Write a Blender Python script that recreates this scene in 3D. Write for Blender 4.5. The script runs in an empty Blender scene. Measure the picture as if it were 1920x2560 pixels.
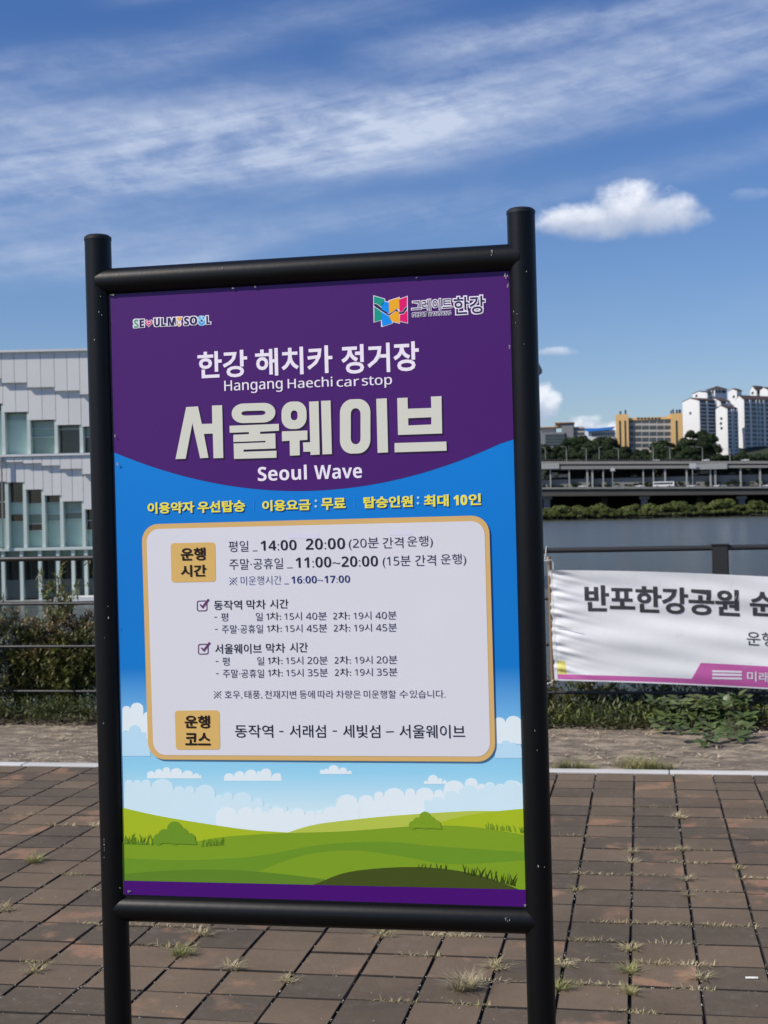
import bpy, bmesh, math, random
from mathutils import Vector, Matrix
R = math.radians
random.seed(7)
sc = bpy.context.scene
COL = sc.collection

# ------------------------------------------------------------------ camera
F = 3450.0                      # focal length in photograph pixels (1920 x 2560)
EYE = Vector((0, 0, 1.5))
yaw, roll, pitch = R(10.5), R(1.217), R(0.31)
FWD = Vector((-math.sin(yaw)*math.cos(pitch), math.cos(yaw)*math.cos(pitch), math.sin(pitch)))
_r = Vector((math.cos(yaw), math.sin(yaw), 0)); _u = _r.cross(FWD)
RT = _r*math.cos(roll) - _u*math.sin(roll)
UP = _u*math.cos(roll) + _r*math.sin(roll)
cd = bpy.data.cameras.new('camera'); cam = bpy.data.objects.new('camera', cd); COL.objects.link(cam)
cam.matrix_world = Matrix(((RT.x, UP.x, -FWD.x, EYE.x), (RT.y, UP.y, -FWD.y, EYE.y), (RT.z, UP.z, -FWD.z, EYE.z), (0, 0, 0, 1)))
cd.sensor_fit = 'VERTICAL'; cd.sensor_height = 24; cd.lens = 24*F/2560
cd.clip_start = 0.05; cd.clip_end = 12000
cd.dof.use_dof = True; cd.dof.focus_distance = 2.08; cd.dof.aperture_fstop = 13
sc.camera = cam
def ray(px, py): return FWD + RT*((px-960)/F) - UP*((py-1280)/F)
def atY(px, py, Y): d = ray(px, py); return EYE + d*(Y/d.y)
def atZ(px, py, Z): d = ray(px, py); return EYE + d*((Z-EYE.z)/d.z)
def atD(px, py, D): return EYE + ray(px, py)*D
def project(P):
    d = Vector(P)-EYE; z = d.dot(FWD)
    return (960+F*d.dot(RT)/z, 1280-F*d.dot(UP)/z, z)

# ------------------------------------------------------------------ sky and sun
SUN_AZ, SUN_EL = 125, 45          # degrees left of +Y, above the horizon
sd = Vector((-math.sin(R(SUN_AZ))*math.cos(R(SUN_EL)), math.cos(R(SUN_AZ))*math.cos(R(SUN_EL)), math.sin(R(SUN_EL))))
sl = bpy.data.lights.new('sun', 'SUN'); sl.energy = 4.0; sl.angle = R(0.7); sl.color = (1, .93, .82)
so = bpy.data.objects.new('sun', sl); COL.objects.link(so)
so.rotation_euler = sd.to_track_quat('Z', 'Y').to_euler(); so.location = (-20, 5, 30)
W = bpy.data.worlds.new('World'); sc.world = W; W.use_nodes = True
nt = W.node_tree; nt.nodes.clear()
class G:
    """small wrapper that writes math as nodes"""
    def __init__(s, nt): s.nt = nt
    def new(s, t, **k):
        n = s.nt.nodes.new(t)
        for a, b in k.items(): setattr(n, a, b)
        return n
    def put(s, sock, v):
        if isinstance(v, bpy.types.NodeSocket): s.nt.links.new(v, sock)
        else: sock.default_value = v
    def m(s, op, a, b=0.0, c=0.0, clamp=False):
        n = s.new('ShaderNodeMath', operation=op, use_clamp=clamp)
        s.put(n.inputs[0], a); s.put(n.inputs[1], b); s.put(n.inputs[2], c); return n.outputs[0]
    def add(s, a, b): return s.m('ADD', a, b)
    def sub(s, a, b): return s.m('SUBTRACT', a, b)
    def mul(s, a, b): return s.m('MULTIPLY', a, b)
    def step(s, x, a, b):
        n = s.new('ShaderNodeMapRange', interpolation_type='SMOOTHSTEP')
        s.put(n.inputs[0], x); s.put(n.inputs[1], a); s.put(n.inputs[2], b); return n.outputs[0]
    def noise(s, vec, scale, detail=4, rough=.55, dist=0.0):
        n = s.new('ShaderNodeTexNoise'); s.put(n.inputs['Vector'], vec)
        n.inputs['Scale'].default_value = scale; n.inputs['Detail'].default_value = detail
        n.inputs['Roughness'].default_value = rough; n.inputs['Distortion'].default_value = dist
        return n.outputs[0]
    def xyz(s, x, y, z):
        n = s.new('ShaderNodeCombineXYZ'); s.put(n.inputs[0], x); s.put(n.inputs[1], y); s.put(n.inputs[2], z); return n.outputs[0]
    def mix(s, f, a, b, mode='MIX'):
        n = s.new('ShaderNodeMix', data_type='RGBA', blend_type=mode); s.put(n.inputs[0], f)
        s.put(n.inputs[6], a if isinstance(a, bpy.types.NodeSocket) else (*a[:3], 1))
        s.put(n.inputs[7], b if isinstance(b, bpy.types.NodeSocket) else (*b[:3], 1)); return n.outputs[2]
g = G(nt)
sky = g.new('ShaderNodeTexSky', sky_type='NISHITA', sun_disc=False, sun_elevation=R(SUN_EL), sun_rotation=R(-SUN_AZ))
sky.air_density = 1.0; sky.dust_density = 0.6; sky.ozone_density = 1.6
tc = g.new('ShaderNodeTexCoord'); sp = g.new('ShaderNodeSeparateXYZ'); nt.links.new(tc.outputs['Generated'], sp.inputs[0])
dx, dy, dz = sp.outputs
az = g.add(g.m('ARCTAN2', dx, dy), float(yaw))                # azimuth right of the camera axis
el = g.m('ARCSINE', dz)
# picture-like angles: along-horizon a, height e (the cloud bands run at a slant in them)
HZ = lambda x: 1298.5 - .02125*(x-960)
def A(px): return math.atan((px-960)/F)
def E_(px, py): return math.atan((HZ(px)-py)/F)
n_f = g.noise(g.xyz(g.mul(az, 1.7), g.sub(g.mul(el, 20.0), g.mul(az, 3.5)), 3.1), 2.3, 8, .64, .3)     # streaky
n_b = g.noise(g.xyz(g.mul(az, 2.0), g.sub(g.mul(el, 6.0), g.mul(az, 1.6)), 9.7), 1.7, 4, .55)           # broad
n_r = g.noise(g.xyz(g.add(g.mul(az, 14.0), g.mul(el, 12.0)), g.sub(g.mul(el, 34.0), g.mul(az, 3.0)), 1.3), 2.2, 5, .6, .25)  # feathery ripples
warp = g.mul(g.sub(n_b, .5), .035)
def band(x0, y0, x1, y1, wpx, a_lo, a_hi, strength, soft=.06):
    s = (E_(x1, y1)-E_(x0, y0))/(A(x1)-A(x0)); w = wpx/F
    d = g.add(g.sub(g.sub(el, g.mul(g.sub(az, A(x0)), s)), E_(x0, y0)), warp)
    q = g.m('EXPONENT', g.mul(g.mul(d, d), -1/(w*w)))
    fade = g.mul(g.step(az, a_lo-soft, a_lo+soft), g.step(az, a_hi+soft, a_hi-soft))
    return g.mul(g.mul(q, fade), strength)
bands = [band(0, 500, 1920, 168, 70, -1.2, .9, .74), band(0, 330, 1200, 262, 62, -1.1, A(1150), .62), band(0, 430, 1300, 255, 60, -1.1, A(1250), .40),
         band(980, 140, 1920, 0, 36, A(1010), .9, .74), band(1050, 215, 1920, 88, 40, A(1150), .9, .42), band(300, 470, 1250, 350, 30, -.1, A(1150), .34),
         band(0, 690, 900, 628, 50, -1.1, A(620), .50), band(100, 610, 1300, 520, 52, -.7, A(1400), .30),
         band(0, 215, 700, 120, 42, -1., A(600), .36), band(600, 90, 1100, 10, 46, A(620), A(1120), .26), band(350, 15, 560, -20, 20, A(380), A(560), .4),
         band(1000, 430, 1920, 262, 34, A(1050), .7, .24), band(1300, 530, 1920, 405, 30, A(1450), .8, .26)]
bs = bands[0]
for b in bands[1:]: bs = g.add(bs, b)
tex = g.add(.18, g.add(g.mul(g.step(n_f, .28, .72), .52), g.mul(g.step(n_r, .35, .72), .34)))
wide = g.mul(g.step(n_b, .50, .78), g.m('MULTIPLY_ADD', g.step(el, .38, .6), .6, .18))  # thin cirrus; thicker overhead, out of view, added to neutralise the skylight in shade
cir = g.m('MULTIPLY', g.add(bs, wide), tex, clamp=True)
cir = g.mul(cir, g.step(el, -.02, .06))
def puff(cx, cy, wx, up, dn, seed, sc_=1.0, dens=1.0, edge=.42):
    """cumulus: domed top, flat base, noise edge; returns mask and height inside"""
    a = g.mul(g.sub(az, A(cx)), F/wx)
    e = g.sub(el, E_(cx, cy))
    e = g.add(g.mul(g.m('MAXIMUM', e, 0.0), F/up), g.mul(g.m('MINIMUM', e, 0.0), F/dn))
    r2 = g.add(g.mul(a, a), g.mul(e, e))
    n = g.noise(g.xyz(g.mul(az, 26.0*sc_), g.mul(el, 32.0*sc_), seed), 1.0, 6, .58)
    msk = g.step(g.add(g.sub(1.0, r2), g.mul(g.sub(n, .5), 2.2)), .0, edge*2.4)
    return g.mul(msk, dens), g.add(g.mul(e, .5), g.mul(g.sub(n, .5), 1.0))
cb = None
puffs = [(1545, 566, 235, 62, 48, 2.0, .8, .72), (1600, 545, 130, 95, 60, 5.0, 1.1, .92), (1440, 560, 90, 50, 40, 12.4, 1.5, .75), (1720, 548, 75, 48, 45, 3.7, 1.5, .65), (1365, 1010, 45, 60, 60, 4.0, 2.0, .85), (1465, 1075, 75, 42, 40, 7.2, 2.6, .95), (1560, 1085, 90, 32, 40, 1.9, 2.6, .9),
         (1400, 884, 62, 16, 12, 6.1, 2.2, .40), (1890, 512, 60, 20, 18, 8.8, 1.4, .15)]
skyc = g.mix(1.0, sky.outputs[0], (1.0, 1.0, 1.0), 'MULTIPLY')
hs = g.new('ShaderNodeHueSaturation'); hs.inputs['Saturation'].default_value = 1.12; nt.links.new(skyc, hs.inputs['Color'])
tint = g.mix(g.step(el, -.02, .42), (.94, .99, 1.18), (.60, .80, 1.18))
col = g.mix(1.0, hs.outputs[0], tint, 'MULTIPLY')
col = g.mix(cir, col, (6.0, 6.9, 8.8))
for p in puffs:
    mk, hh = puff(*p)
    c = g.mix(g.step(hh, -.35, .45), (4.6, 5.4, 7.2), (11.0, 11.2, 11.8))
    col = g.mix(mk, col, c)
bg = g.new('ShaderNodeBackground'); nt.links.new(col, bg.inputs[0]); bg.inputs[1].default_value = 0.08
wo = g.new('ShaderNodeOutputWorld'); nt.links.new(bg.outputs[0], wo.inputs[0])
sc.view_settings.view_transform = 'Standard'; sc.view_settings.look = 'None'
sc.view_settings.exposure = 0.22; sc.view_settings.gamma = 1; sc.view_settings.use_curve_mapping = False
sc.render.engine = 'CYCLES'; sc.cycles.max_bounces = 6

# ------------------------------------------------------------------ materials
def lin(c): c /= 255; return c/12.92 if c <= .04045 else ((c+.055)/1.055)**2.4
def K(r, g_, b, k=1.0): return tuple(min(1, lin(v)/k) for v in (r, g_, b))
def P(r, g_, b): return K(r, g_, b, .69)      # print inks: photo colours divided by the light that falls on the sign
MATS = {}
def mat(name, col, rough=.6, metal=0, spec=.5, var=0.0, vscale=3.0, bump=0.0, bscale=40.0, col2=None, c2t=(.5, .6), c2scale=2.0,
        rnd=0.0, emit=None, trans=0.0, coord='Object', sat_rnd=0.0, stretch=None):
    m = bpy.data.materials.new(name); m.use_nodes = True; MATS[name] = m
    gg = G(m.node_tree); b = m.node_tree.nodes['Principled BSDF']
    b.inputs['Roughness'].default_value = rough; b.inputs['Metallic'].default_value = metal
    b.inputs['Specular IOR Level'].default_value = spec
    b.inputs['Base Color'].default_value = (*col, 1)
    t = gg.new('ShaderNodeTexCoord'); v = t.outputs['Object' if coord == 'World' else coord]
    if coord == 'World': v = gg.new('ShaderNodeNewGeometry').outputs['Position']
    if stretch:
        mp = gg.new('ShaderNodeMapping'); mp.inputs['Scale'].default_value = stretch; gg.put(mp.inputs[0], v); v = mp.outputs[0]
    c = None
    if col2: c = gg.mix(gg.step(gg.noise(v, c2scale, 5, .6), *c2t), col, col2)
    if var:
        f = gg.m('MULTIPLY_ADD', gg.noise(v, vscale, 5, .6), 2*var, 1-var)
        c = gg.mix(1.0, c if c else col, gg.xyz(f, f, f), 'MULTIPLY')
    if rnd:
        oi = gg.new('ShaderNodeObjectInfo'); f = gg.m('MULTIPLY_ADD', oi.outputs['Random'], 2*rnd, 1-rnd)
        c = gg.mix(1.0, c if c else col, gg.xyz(f, f, f), 'MULTIPLY')
    if c: gg.put(b.inputs['Base Color'], c)
    if bump:
        bn = gg.new('ShaderNodeBump'); bn.inputs['Strength'].default_value = bump; bn.inputs['Distance'].default_value = .01
        gg.put(bn.inputs['Height'], gg.noise(v, bscale, 6, .65)); gg.put(b.inputs['Normal'], bn.outputs[0])
    if trans:
        tr = gg.new('ShaderNodeBsdfTranslucent'); mx = gg.new('ShaderNodeMixShader'); mx.inputs[0].default_value = trans
        gg.put(tr.inputs[0], c if c else (*col, 1))
        out = m.node_tree.nodes['Material Output']
        m.node_tree.links.new(b.outputs[0], mx.inputs[1]); m.node_tree.links.new(tr.outputs[0], mx.inputs[2]); m.node_tree.links.new(mx.outputs[0], out.inputs[0])
    return m

# ------------------------------------------------------------------ builders
def obj(name, me, m=None, parent=None):
    if m is not None and not me.materials: me.materials.append(m)
    o = bpy.data.objects.new(name, me); COL.objects.link(o)
    if parent is not None: o.parent = parent
    return o
def empty(name, loc=(0, 0, 0), rz=0.0):
    o = bpy.data.objects.new(name, None); o.location = loc; o.rotation_euler.z = rz; o.empty_display_size = .1; COL.objects.link(o); return o
def tag(o, label=None, cat=None, group=None, kind=None):
    if label: o['label'] = label
    if cat: o['category'] = cat
    if group: o['group'] = group
    if kind: o['kind'] = kind
    return o
def copy_tree(o, parent=None):
    c = o.copy(); COL.objects.link(c)
    if parent is not None: c.parent = parent
    for ch in list(o.children): copy_tree(ch, c)
    return c
class MB:
    def __init__(s): s.v = []; s.f = []; s.mi = []; s.cur = 0
    def poly(s, pts):
        n = len(s.v); s.v += [tuple(p) for p in pts]; s.f.append(tuple(range(n, n+len(pts)))); s.mi.append(s.cur)
    def box(s, x0, y0, z0, x1, y1, z1, M=None):
        n = len(s.v)
        c = [Vector((x, y, z)) for z in (z0, z1) for y in (y0, y1) for x in (x0, x1)]
        if M: c = [M @ p for p in c]
        s.v += [tuple(p) for p in c]
        for q in ((0, 2, 3, 1), (4, 5, 7, 6), (0, 1, 5, 4), (2, 6, 7, 3), (0, 4, 6, 2), (1, 3, 7, 5)):
            s.f.append(tuple(n+i for i in q)); s.mi.append(s.cur)
    def prism(s, pts, z0, z1, M=None):
        n = len(s.v); k = len(pts)
        c = [Vector((p[0], p[1], z)) for z in (z0, z1) for p in pts]
        if M: c = [M @ p for p in c]
        s.v += [tuple(p) for p in c]
        s.f.append(tuple(range(n+k-1, n-1, -1))); s.f.append(tuple(range(n+k, n+2*k))); s.mi += [s.cur]*2
        for i in range(k): s.f.append((n+i, n+(i+1) % k, n+k+(i+1) % k, n+k+i)); s.mi.append(s.cur)
    def tube(s, pts, rads, seg=12, caps=True):
        pts = [Vector(p) for p in pts]
        if not isinstance(rads, (list, tuple)): rads = [rads]*len(pts)
        n0 = len(s.v); u = None
        for i, p in enumerate(pts):
            d = (pts[min(i+1, len(pts)-1)]-pts[max(i-1, 0)]).normalized()
            if u is None: u = d.orthogonal().normalized()
            u = (u-d*u.dot(d)).normalized(); w = d.cross(u)
            for k in range(seg):
                a = 2*math.pi*k/seg; s.v.append(tuple(p+(u*math.cos(a)+w*math.sin(a))*rads[i]))
        for i in range(len(pts)-1):
            for k in range(seg):
                s.f.append((n0+i*seg+k, n0+i*seg+(k+1) % seg, n0+(i+1)*seg+(k+1) % seg, n0+(i+1)*seg+k)); s.mi.append(s.cur)
        if caps:
            s.f.append(tuple(n0+k for k in range(seg-1, -1, -1))); s.f.append(tuple(n0+(len(pts)-1)*seg+k for k in range(seg))); s.mi += [s.cur]*2
    def mesh(s, name, mats=(), smooth=False):
        me = bpy.data.meshes.new(name); me.from_pydata(s.v, [], s.f)
        for m in mats: me.materials.append(m)
        me.polygons.foreach_set('material_index', s.mi)
        if smooth: me.polygons.foreach_set('use_smooth', [True]*len(s.f))
        me.update(); return me
    def build(s, name, m, parent=None, smooth=False):
        ms = m if isinstance(m, (list, tuple)) else [m]
        o = obj(name, s.mesh(name, ms, smooth), None, parent)
        if smooth:
            try: o.data.set_sharp_from_angle(angle=R(40))
            except Exception: pass
        return o

# ================================================================== SETTING
ROAD_Z = 0.0
WATER_Z = -1.5
m_joint = mat('joint_soil', (.022, .017, .013), .95, var=.4, vscale=30, bump=.6, bscale=90, col2=(.05, .042, .03), c2t=(.55, .7), c2scale=9)
m_soil = mat('strip_soil', (.155, .125, .092), .95, var=.45, vscale=7, bump=1.0, bscale=55, col2=(.34, .275, .20), c2t=(.42, .66), c2scale=5, stretch=(1, 1.6, 1))
m_bank = mat('bank_soil', (.05, .05, .03), .95, var=.4, vscale=2, bump=.8, bscale=12)
b = MB(); b.box(-60, -40, -.4, 60, 8.13, -.014)
tag(b.build('ground', m_joint), kind='structure')
b = MB(); b.poly([(-60, 8.22, -.006), (60, 8.22, -.006), (60, 10.75, -.02), (-60, 10.75, -.02)])
tag(b.build('soil_strip', m_soil), kind='structure')
b = MB(); b.poly([(-60, 10.75, -.02), (60, 10.75, -.02), (60, 15.5, -1.9), (-60, 15.5, -1.9)])
b.poly([(-60, 15.5, -1.9), (60, 15.5, -1.9), (60, 18, -3), (-60, 18, -3)])
tag(b.build('river_bank', m_bank), kind='structure')
# river
wm = bpy.data.materials.new('river_water'); wm.use_nodes = True; q = G(wm.node_tree); pb = wm.node_tree.nodes['Principled BSDF']
pb.inputs['Base Color'].default_value = (.075, .085, .08, 1); pb.inputs['Roughness'].default_value = .16; pb.inputs['IOR'].default_value = 1.33
geo = q.new('ShaderNodeNewGeometry'); mp = q.new('ShaderNodeMapping'); q.put(mp.inputs[0], geo.outputs['Position']); mp.inputs['Scale'].default_value = (.55, 1.5, 1)
bn = q.new('ShaderNodeBump'); bn.inputs['Strength'].default_value = .85; bn.inputs['Distance'].default_value = .4
q.put(bn.inputs['Height'], q.add(q.noise(mp.outputs[0], 1.6, 5, .6), q.mul(q.noise(mp.outputs[0], .25, 3, .5), 2.5))); q.put(pb.inputs['Normal'], bn.outputs[0])
b = MB(); b.poly([(-3000, 11, WATER_Z), (3000, 11, WATER_Z), (3000, 812, WATER_Z), (-3000, 812, WATER_Z)])
tag(b.build('river', wm), kind='structure')
# far shore, rising behind the roads
m_far = mat('far_ground', (.022, .028, .014), .95, var=.3, vscale=.05)  # near-black colour paints in the shade beneath the lower road
b = MB(); prof = [(806, -2.5), (808, -1.0), (822, 1.5), (846, 4), (880, 20), (892, 34), (930, 44), (1000, 50), (1500, 60), (9000, 90)]
for (y0, z0), (y1, z1) in zip(prof, prof[1:]): b.poly([(-4000, y0, z0), (4000, y0, z0), (4000, y1, z1), (-4000, y1, z1)])
tag(b.build('far_shore', m_far), kind='structure')

# ---- pavement: individual pavers in the nearest rows, the rest joined
def paver_material(name):
    m = bpy.data.materials.new(name); m.use_nodes = True; q = G(m.node_tree); b = m.node_tree.nodes['Principled BSDF']
    pos = q.new('ShaderNodeNewGeometry').outputs['Position']; rn = q.new('ShaderNodeObjectInfo').outputs['Random']
    base = q.mix(q.step(rn, .15, .85), (.088, .069, .049), (.138, .101, .067))
    o2 = q.m('FRACT', q.mul(rn, 17.3))
    # reddish worn patches on some pavers
    n1 = q.noise(pos, 5.5, 4, .55)
    patch = q.mul(q.step(n1, .50, .63), q.m('MULTIPLY_ADD', q.step(o2, .5, .95), .75, .05))
    c = q.mix(patch, base, (.27, .155, .095))
    n2 = q.noise(pos, 17, 4, .6)
    c = q.mix(q.mul(q.step(n2, .5, .75), .35), c, (.17, .145, .122))
    n3 = q.noise(pos, 330, 3, .7)
    f = q.m('MULTIPLY_ADD', n3, 1.7, .22); c = q.mix(1, c, q.xyz(f, f, f), 'MULTIPLY')
    dn = q.m('MULTIPLY_ADD', q.noise(pos, 1.7, 5, .6), .9, .58); c = q.mix(1, c, q.xyz(dn, q.mul(dn, .99), q.mul(dn, .97)), 'MULTIPLY')
    sp = q.step(q.noise(pos, 190, 2, .5), .66, .74); c = q.mix(q.mul(sp, .45), c, (.34, .30, .25))
    q.put(b.inputs['Base Color'], c); b.inputs['Roughness'].default_value = .82; b.inputs['Specular IOR Level'].default_value = .3
    bn = q.new('ShaderNodeBump'); bn.inputs['Strength'].default_value = .55; bn.inputs['Distance'].default_value = .003
    q.put(bn.inputs['Height'], q.add(q.noise(pos, 260, 4, .7), q.mul(n2, 1.5))); q.put(b.inputs['Normal'], bn.outputs[0]); return m
m_paver = paver_material('paver')
PW, PL = .22, .2285
def paver_geo(mb, cx, cy, cz, w, l, rz=0, tilt=(0, 0), rg=random):
    # chamfered block: worn top with uneven corners
    hw, hl, ch = w/2, l/2, .0032
    M = Matrix.Translation((cx, cy, cz)) @ Matrix.Rotation(rz, 4, 'Z') @ Matrix.Rotation(tilt[0], 4, 'X') @ Matrix.Rotation(tilt[1], 4, 'Y')
    def ring(ins, z, n=3):
        pts = []
        cs = [(-hw+ins, -hl+ins), (hw-ins, -hl+ins), (hw-ins, hl-ins), (-hw+ins, hl-ins)]
        for i in range(4):
            a, c = cs[i], cs[(i+1) % 4]
            pts.append((a[0]+rg.uniform(-.0012, .0012), a[1]+rg.uniform(-.0012, .0012), z))
            pts.append(((a[0]+c[0])/2+rg.uniform(-.0012, .0012), (a[1]+c[1])/2+rg.uniform(-.0012, .0012), z))
        return [M @ Vector(p) for p in pts]
    r0, r1, r2 = ring(0, -.03), ring(0, -.004), ring(ch, 0)
    n = len(mb.v); mb.v += [tuple(p) for p in r0+r1+r2]
    for k in (0, 8):
        for i in range(8): mb.f.append((n+k+i, n+k+(i+1) % 8, n+k+8+(i+1) % 8, n+k+8+i)); mb.mi.append(1)
    mb.f.append(tuple(n+16+i for i in range(8))); mb.mi.append(0)
pave = empty('pavement', (0, 0, 0)); tag(pave, kind='structure')
rg = random.Random(3)
pm = []
for k in range(6):
    mb = MB(); paver_geo(mb, 0, 0, 0, PW-.0056, PL-.0066, rg=rg); me = mb.mesh('paver', [m_paver, m_joint]); pm.append(me)
cells = []
X0 = -.064+PW/2
for i in range(-40, 34):
    off = rg.uniform(-.008, .008)
    for j in range(0, 58):
        x = X0+i*PW; y = 8.13-.004-PL/2-j*PL+off-.012
        if j == 0: y = 8.13-.004-PL/2-.012+off
        px = project((x, y, 0)) if y > .8 else None
        vis = px is not None and -60 < px[0] < 1980 and px[1] < 2640
        hid = vis and 300 < px[0] < 1300 and px[1] < 2215      # behind the poster
        cells.append((x, y, vis, hid))
vis = [c for c in cells if c[2] and not c[3]]; rest = [c for c in cells if not c[2]]+[c for c in cells if c[3]]
if len(vis) > 298: vis.sort(key=lambda c: c[1]); rest += vis[298:]; vis = vis[:298]
for x, y, *_ in vis:
    o = bpy.data.objects.new('paver', pm[rg.randrange(6)]); COL.objects.link(o); o.parent = pave
    o.location = (x+rg.uniform(-.0012, .0012), y+rg.uniform(-.0015, .0015), rg.uniform(-.002, .001))
    o.rotation_euler = (rg.uniform(-.006, .006), rg.uniform(-.006, .006), rg.uniform(-.007, .007)+rg.choice((0, math.pi)))
mb = MB()
for x, y, *_ in rest: paver_geo(mb, x, y, rg.uniform(-.002, .001), PW-.0056, PL-.0066, rg.uniform(-.006, .006), rg=rg)
o = mb.build('paver_field', [m_paver, m_joint], pave); o['kind'] = 'stuff'
# ---- kerb of pale granite lengths
m_granite = mat('granite', (.56, .55, .53), .7, var=.18, vscale=6, bump=.25, bscale=200, rnd=.08, coord='World')
kerb = empty('kerb', (0, 8.13, 0)); tag(kerb, kind='structure')
xs = -.02 - 9*1.0; joint = atZ(1674, 1931, 0).x
k = -9
while joint+k*1.0 < 9:
    b = MB(); x0 = joint+k*1.0+.003; x1 = x0+.994
    b.box(0, 0, -.06, .994, .098, .004); b2 = b
    o = b.build('kerb_stone', m_granite, kerb); o.location = (x0, 0, rg.uniform(-.001, .001))
    bv = bmesh.new(); bv.from_mesh(o.data); bmesh.ops.bevel(bv, geom=bv.edges[:], offset=.004, segments=1, affect='EDGES'); bv.to_mesh(o.data); bv.free()
    k += 1

# ================================================================== THE NOTICE SIGN
a3 = [R(-1.0892804), R(-0.16637033), R(-0.29124411)]
RM = (Matrix.Rotation(a3[0], 3, 'Z') @ Matrix.Rotation(a3[1], 3, 'X') @ Matrix.Rotation(a3[2], 3, 'Y'))
PC = Vector((-0.47755836, 1.98372958, 1.39671188)); PWD, PHT = .6, .902721
pu, pn, pv = RM @ Vector((1, 0, 0)), RM @ Vector((0, -1, 0)), RM @ Vector((0, 0, 1))    # right, towards the viewer, up
MP = Matrix(((pu.x, pv.x, pn.x, PC.x), (pu.y, pv.y, pn.y, PC.y), (pu.z, pv.z, pn.z, PC.z), (0, 0, 0, 1)))
def pan(px, py):
    d = ray(px, py); t = (PC-EYE).dot(pn)/d.dot(pn); q_ = EYE+d*t-PC; return (q_.dot(pu), q_.dot(pv))
def panW(px, py, w):
    """same, on the plane w in front of (or behind) the panel face"""
    d = ray(px, py); c = PC+pn*w; t = (c-EYE).dot(pn)/d.dot(pn); return EYE+d*t
def panL(u, v, w=0): return PC+pu*u+pv*v+pn*w
m_black = mat('black_paint', (.0022, .0022, .0026), .40, spec=.32, var=.25, vscale=30, bump=.03, bscale=45)
m_scuff = mat('bare_scuff', (.34, .33, .30), .6, var=.4, vscale=60)
m_cap = mat('black_plastic', (.012, .012, .013), .5)
base = panL(0, 0); sign = empty('notice_sign', (base.x, base.y, 0))
tag(sign, 'black tubular stand holding a purple and blue shuttle stop poster with a white timetable box', 'sign')
IM = Matrix.Translation((-base.x, -base.y, 0))
def S(p): return IM @ Vector(p)
posts = []
for (xt, yt, xb, yb) in ((244.5, 600, 296, 2560), (1302, 534, 1354.5, 2560)):
    t_, b_ = panW(xt, yt, -.009), panW(xb, yb, -.009); d = (b_-t_).normalized(); foot = t_+d*((t_.z-.012)/-d.z)
    b = MB(); b.tube([S(t_), S(foot)], .0202, 40); b.build('post', m_black, sign, True)
    c = MB(); n_ = -d
    c.tube([S(t_-n_*.001), S(t_+n_*.0035), S(t_+n_*.0065), S(t_+n_*.0075)], [.0208, .0208, .017, .008], 36); c.build('post_cap', m_cap, sign, True)
    f = MB(); f.prism([(foot.x-base.x+x, foot.y-base.y+y) for x, y in ((-.03, -.22), (.03, -.22), (.03, .22), (-.03, .22))], 0.0, .014); f.build('foot_plate', m_black, sign)
    posts.append((t_, d))
def bar(xa, ya, xb, yb, r, ext):
    p, q_ = panW(xa, ya, -.009), panW(xb, yb, -.009); d = (q_-p).normalized()
    # run each bar into the post axes
    def hit(pt):
        t_, dd = pt; w = (t_-p); e = w-d*w.dot(d); k_ = dd-d*dd.dot(d); s_ = -e.dot(k_)/k_.dot(k_); return t_+dd*s_
    A_, B_ = hit(posts[0]), hit(posts[1])
    b = MB(); b.tube([S(A_+d*.002), S(B_-d*.002)], r, 40); return b
bar(345, 702, 1220, 650.5, .0212, 0).build('cross_bar', m_black, sign, True)
bar(433, 2272.5, 1259, 2297, .0200, 0).build('cross_bar', m_black, sign, True)
pnl = MB(); pnl.box(-PWD/2-.012, -PHT/2-.012, -.004, PWD/2+.012, PHT/2+.012, -.0008)
BackM = mat('panel_back', (.02, .02, .02), .5)
panel = pnl.build('sign_panel', BackM, sign); panel.matrix_local = IM @ MP
# scuffs and torn adhesive around the panel
sc_ = MB(); rs = random.Random(5)
def scuffs(px, py, n, w, h, off=.0006):
    u, v = pan(px, py)
    for _ in range(n):
        cu, cv = u+rs.uniform(-w, w), v+rs.uniform(-h, h); r_ = rs.uniform(.0006, .0018)
        k_ = rs.randint(5, 7); sc_.poly([(cu+r_*math.cos(6.283*i/k_)*rs.uniform(.5, 1.2), cv+r_*math.sin(6.283*i/k_)*rs.uniform(.5, 1.6), off) for i in range(k_)])
for a in ((282, 738, 5, .003, .001), (584, 721, 3, .002, .0006), (640, 718, 2, .001, .0005), (1040, 694, 3, .002, .001), (1266, 690, 6, .0018, .003), (1270, 712, 3, .0006, .004), (290, 1093, 5, .0008, .003), (296, 1160, 3, .0005, .002), (1274, 866, 4, .0006, .003),
          (325, 2226, 5, .003, .0012), (1312, 2262, 4, .001, .001)): scuffs(*a, off=.0031)
o = sc_.build('torn_adhesive', m_scuff, sign); o.matrix_local = IM @ MP; o['kind'] = 'stuff'
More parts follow.
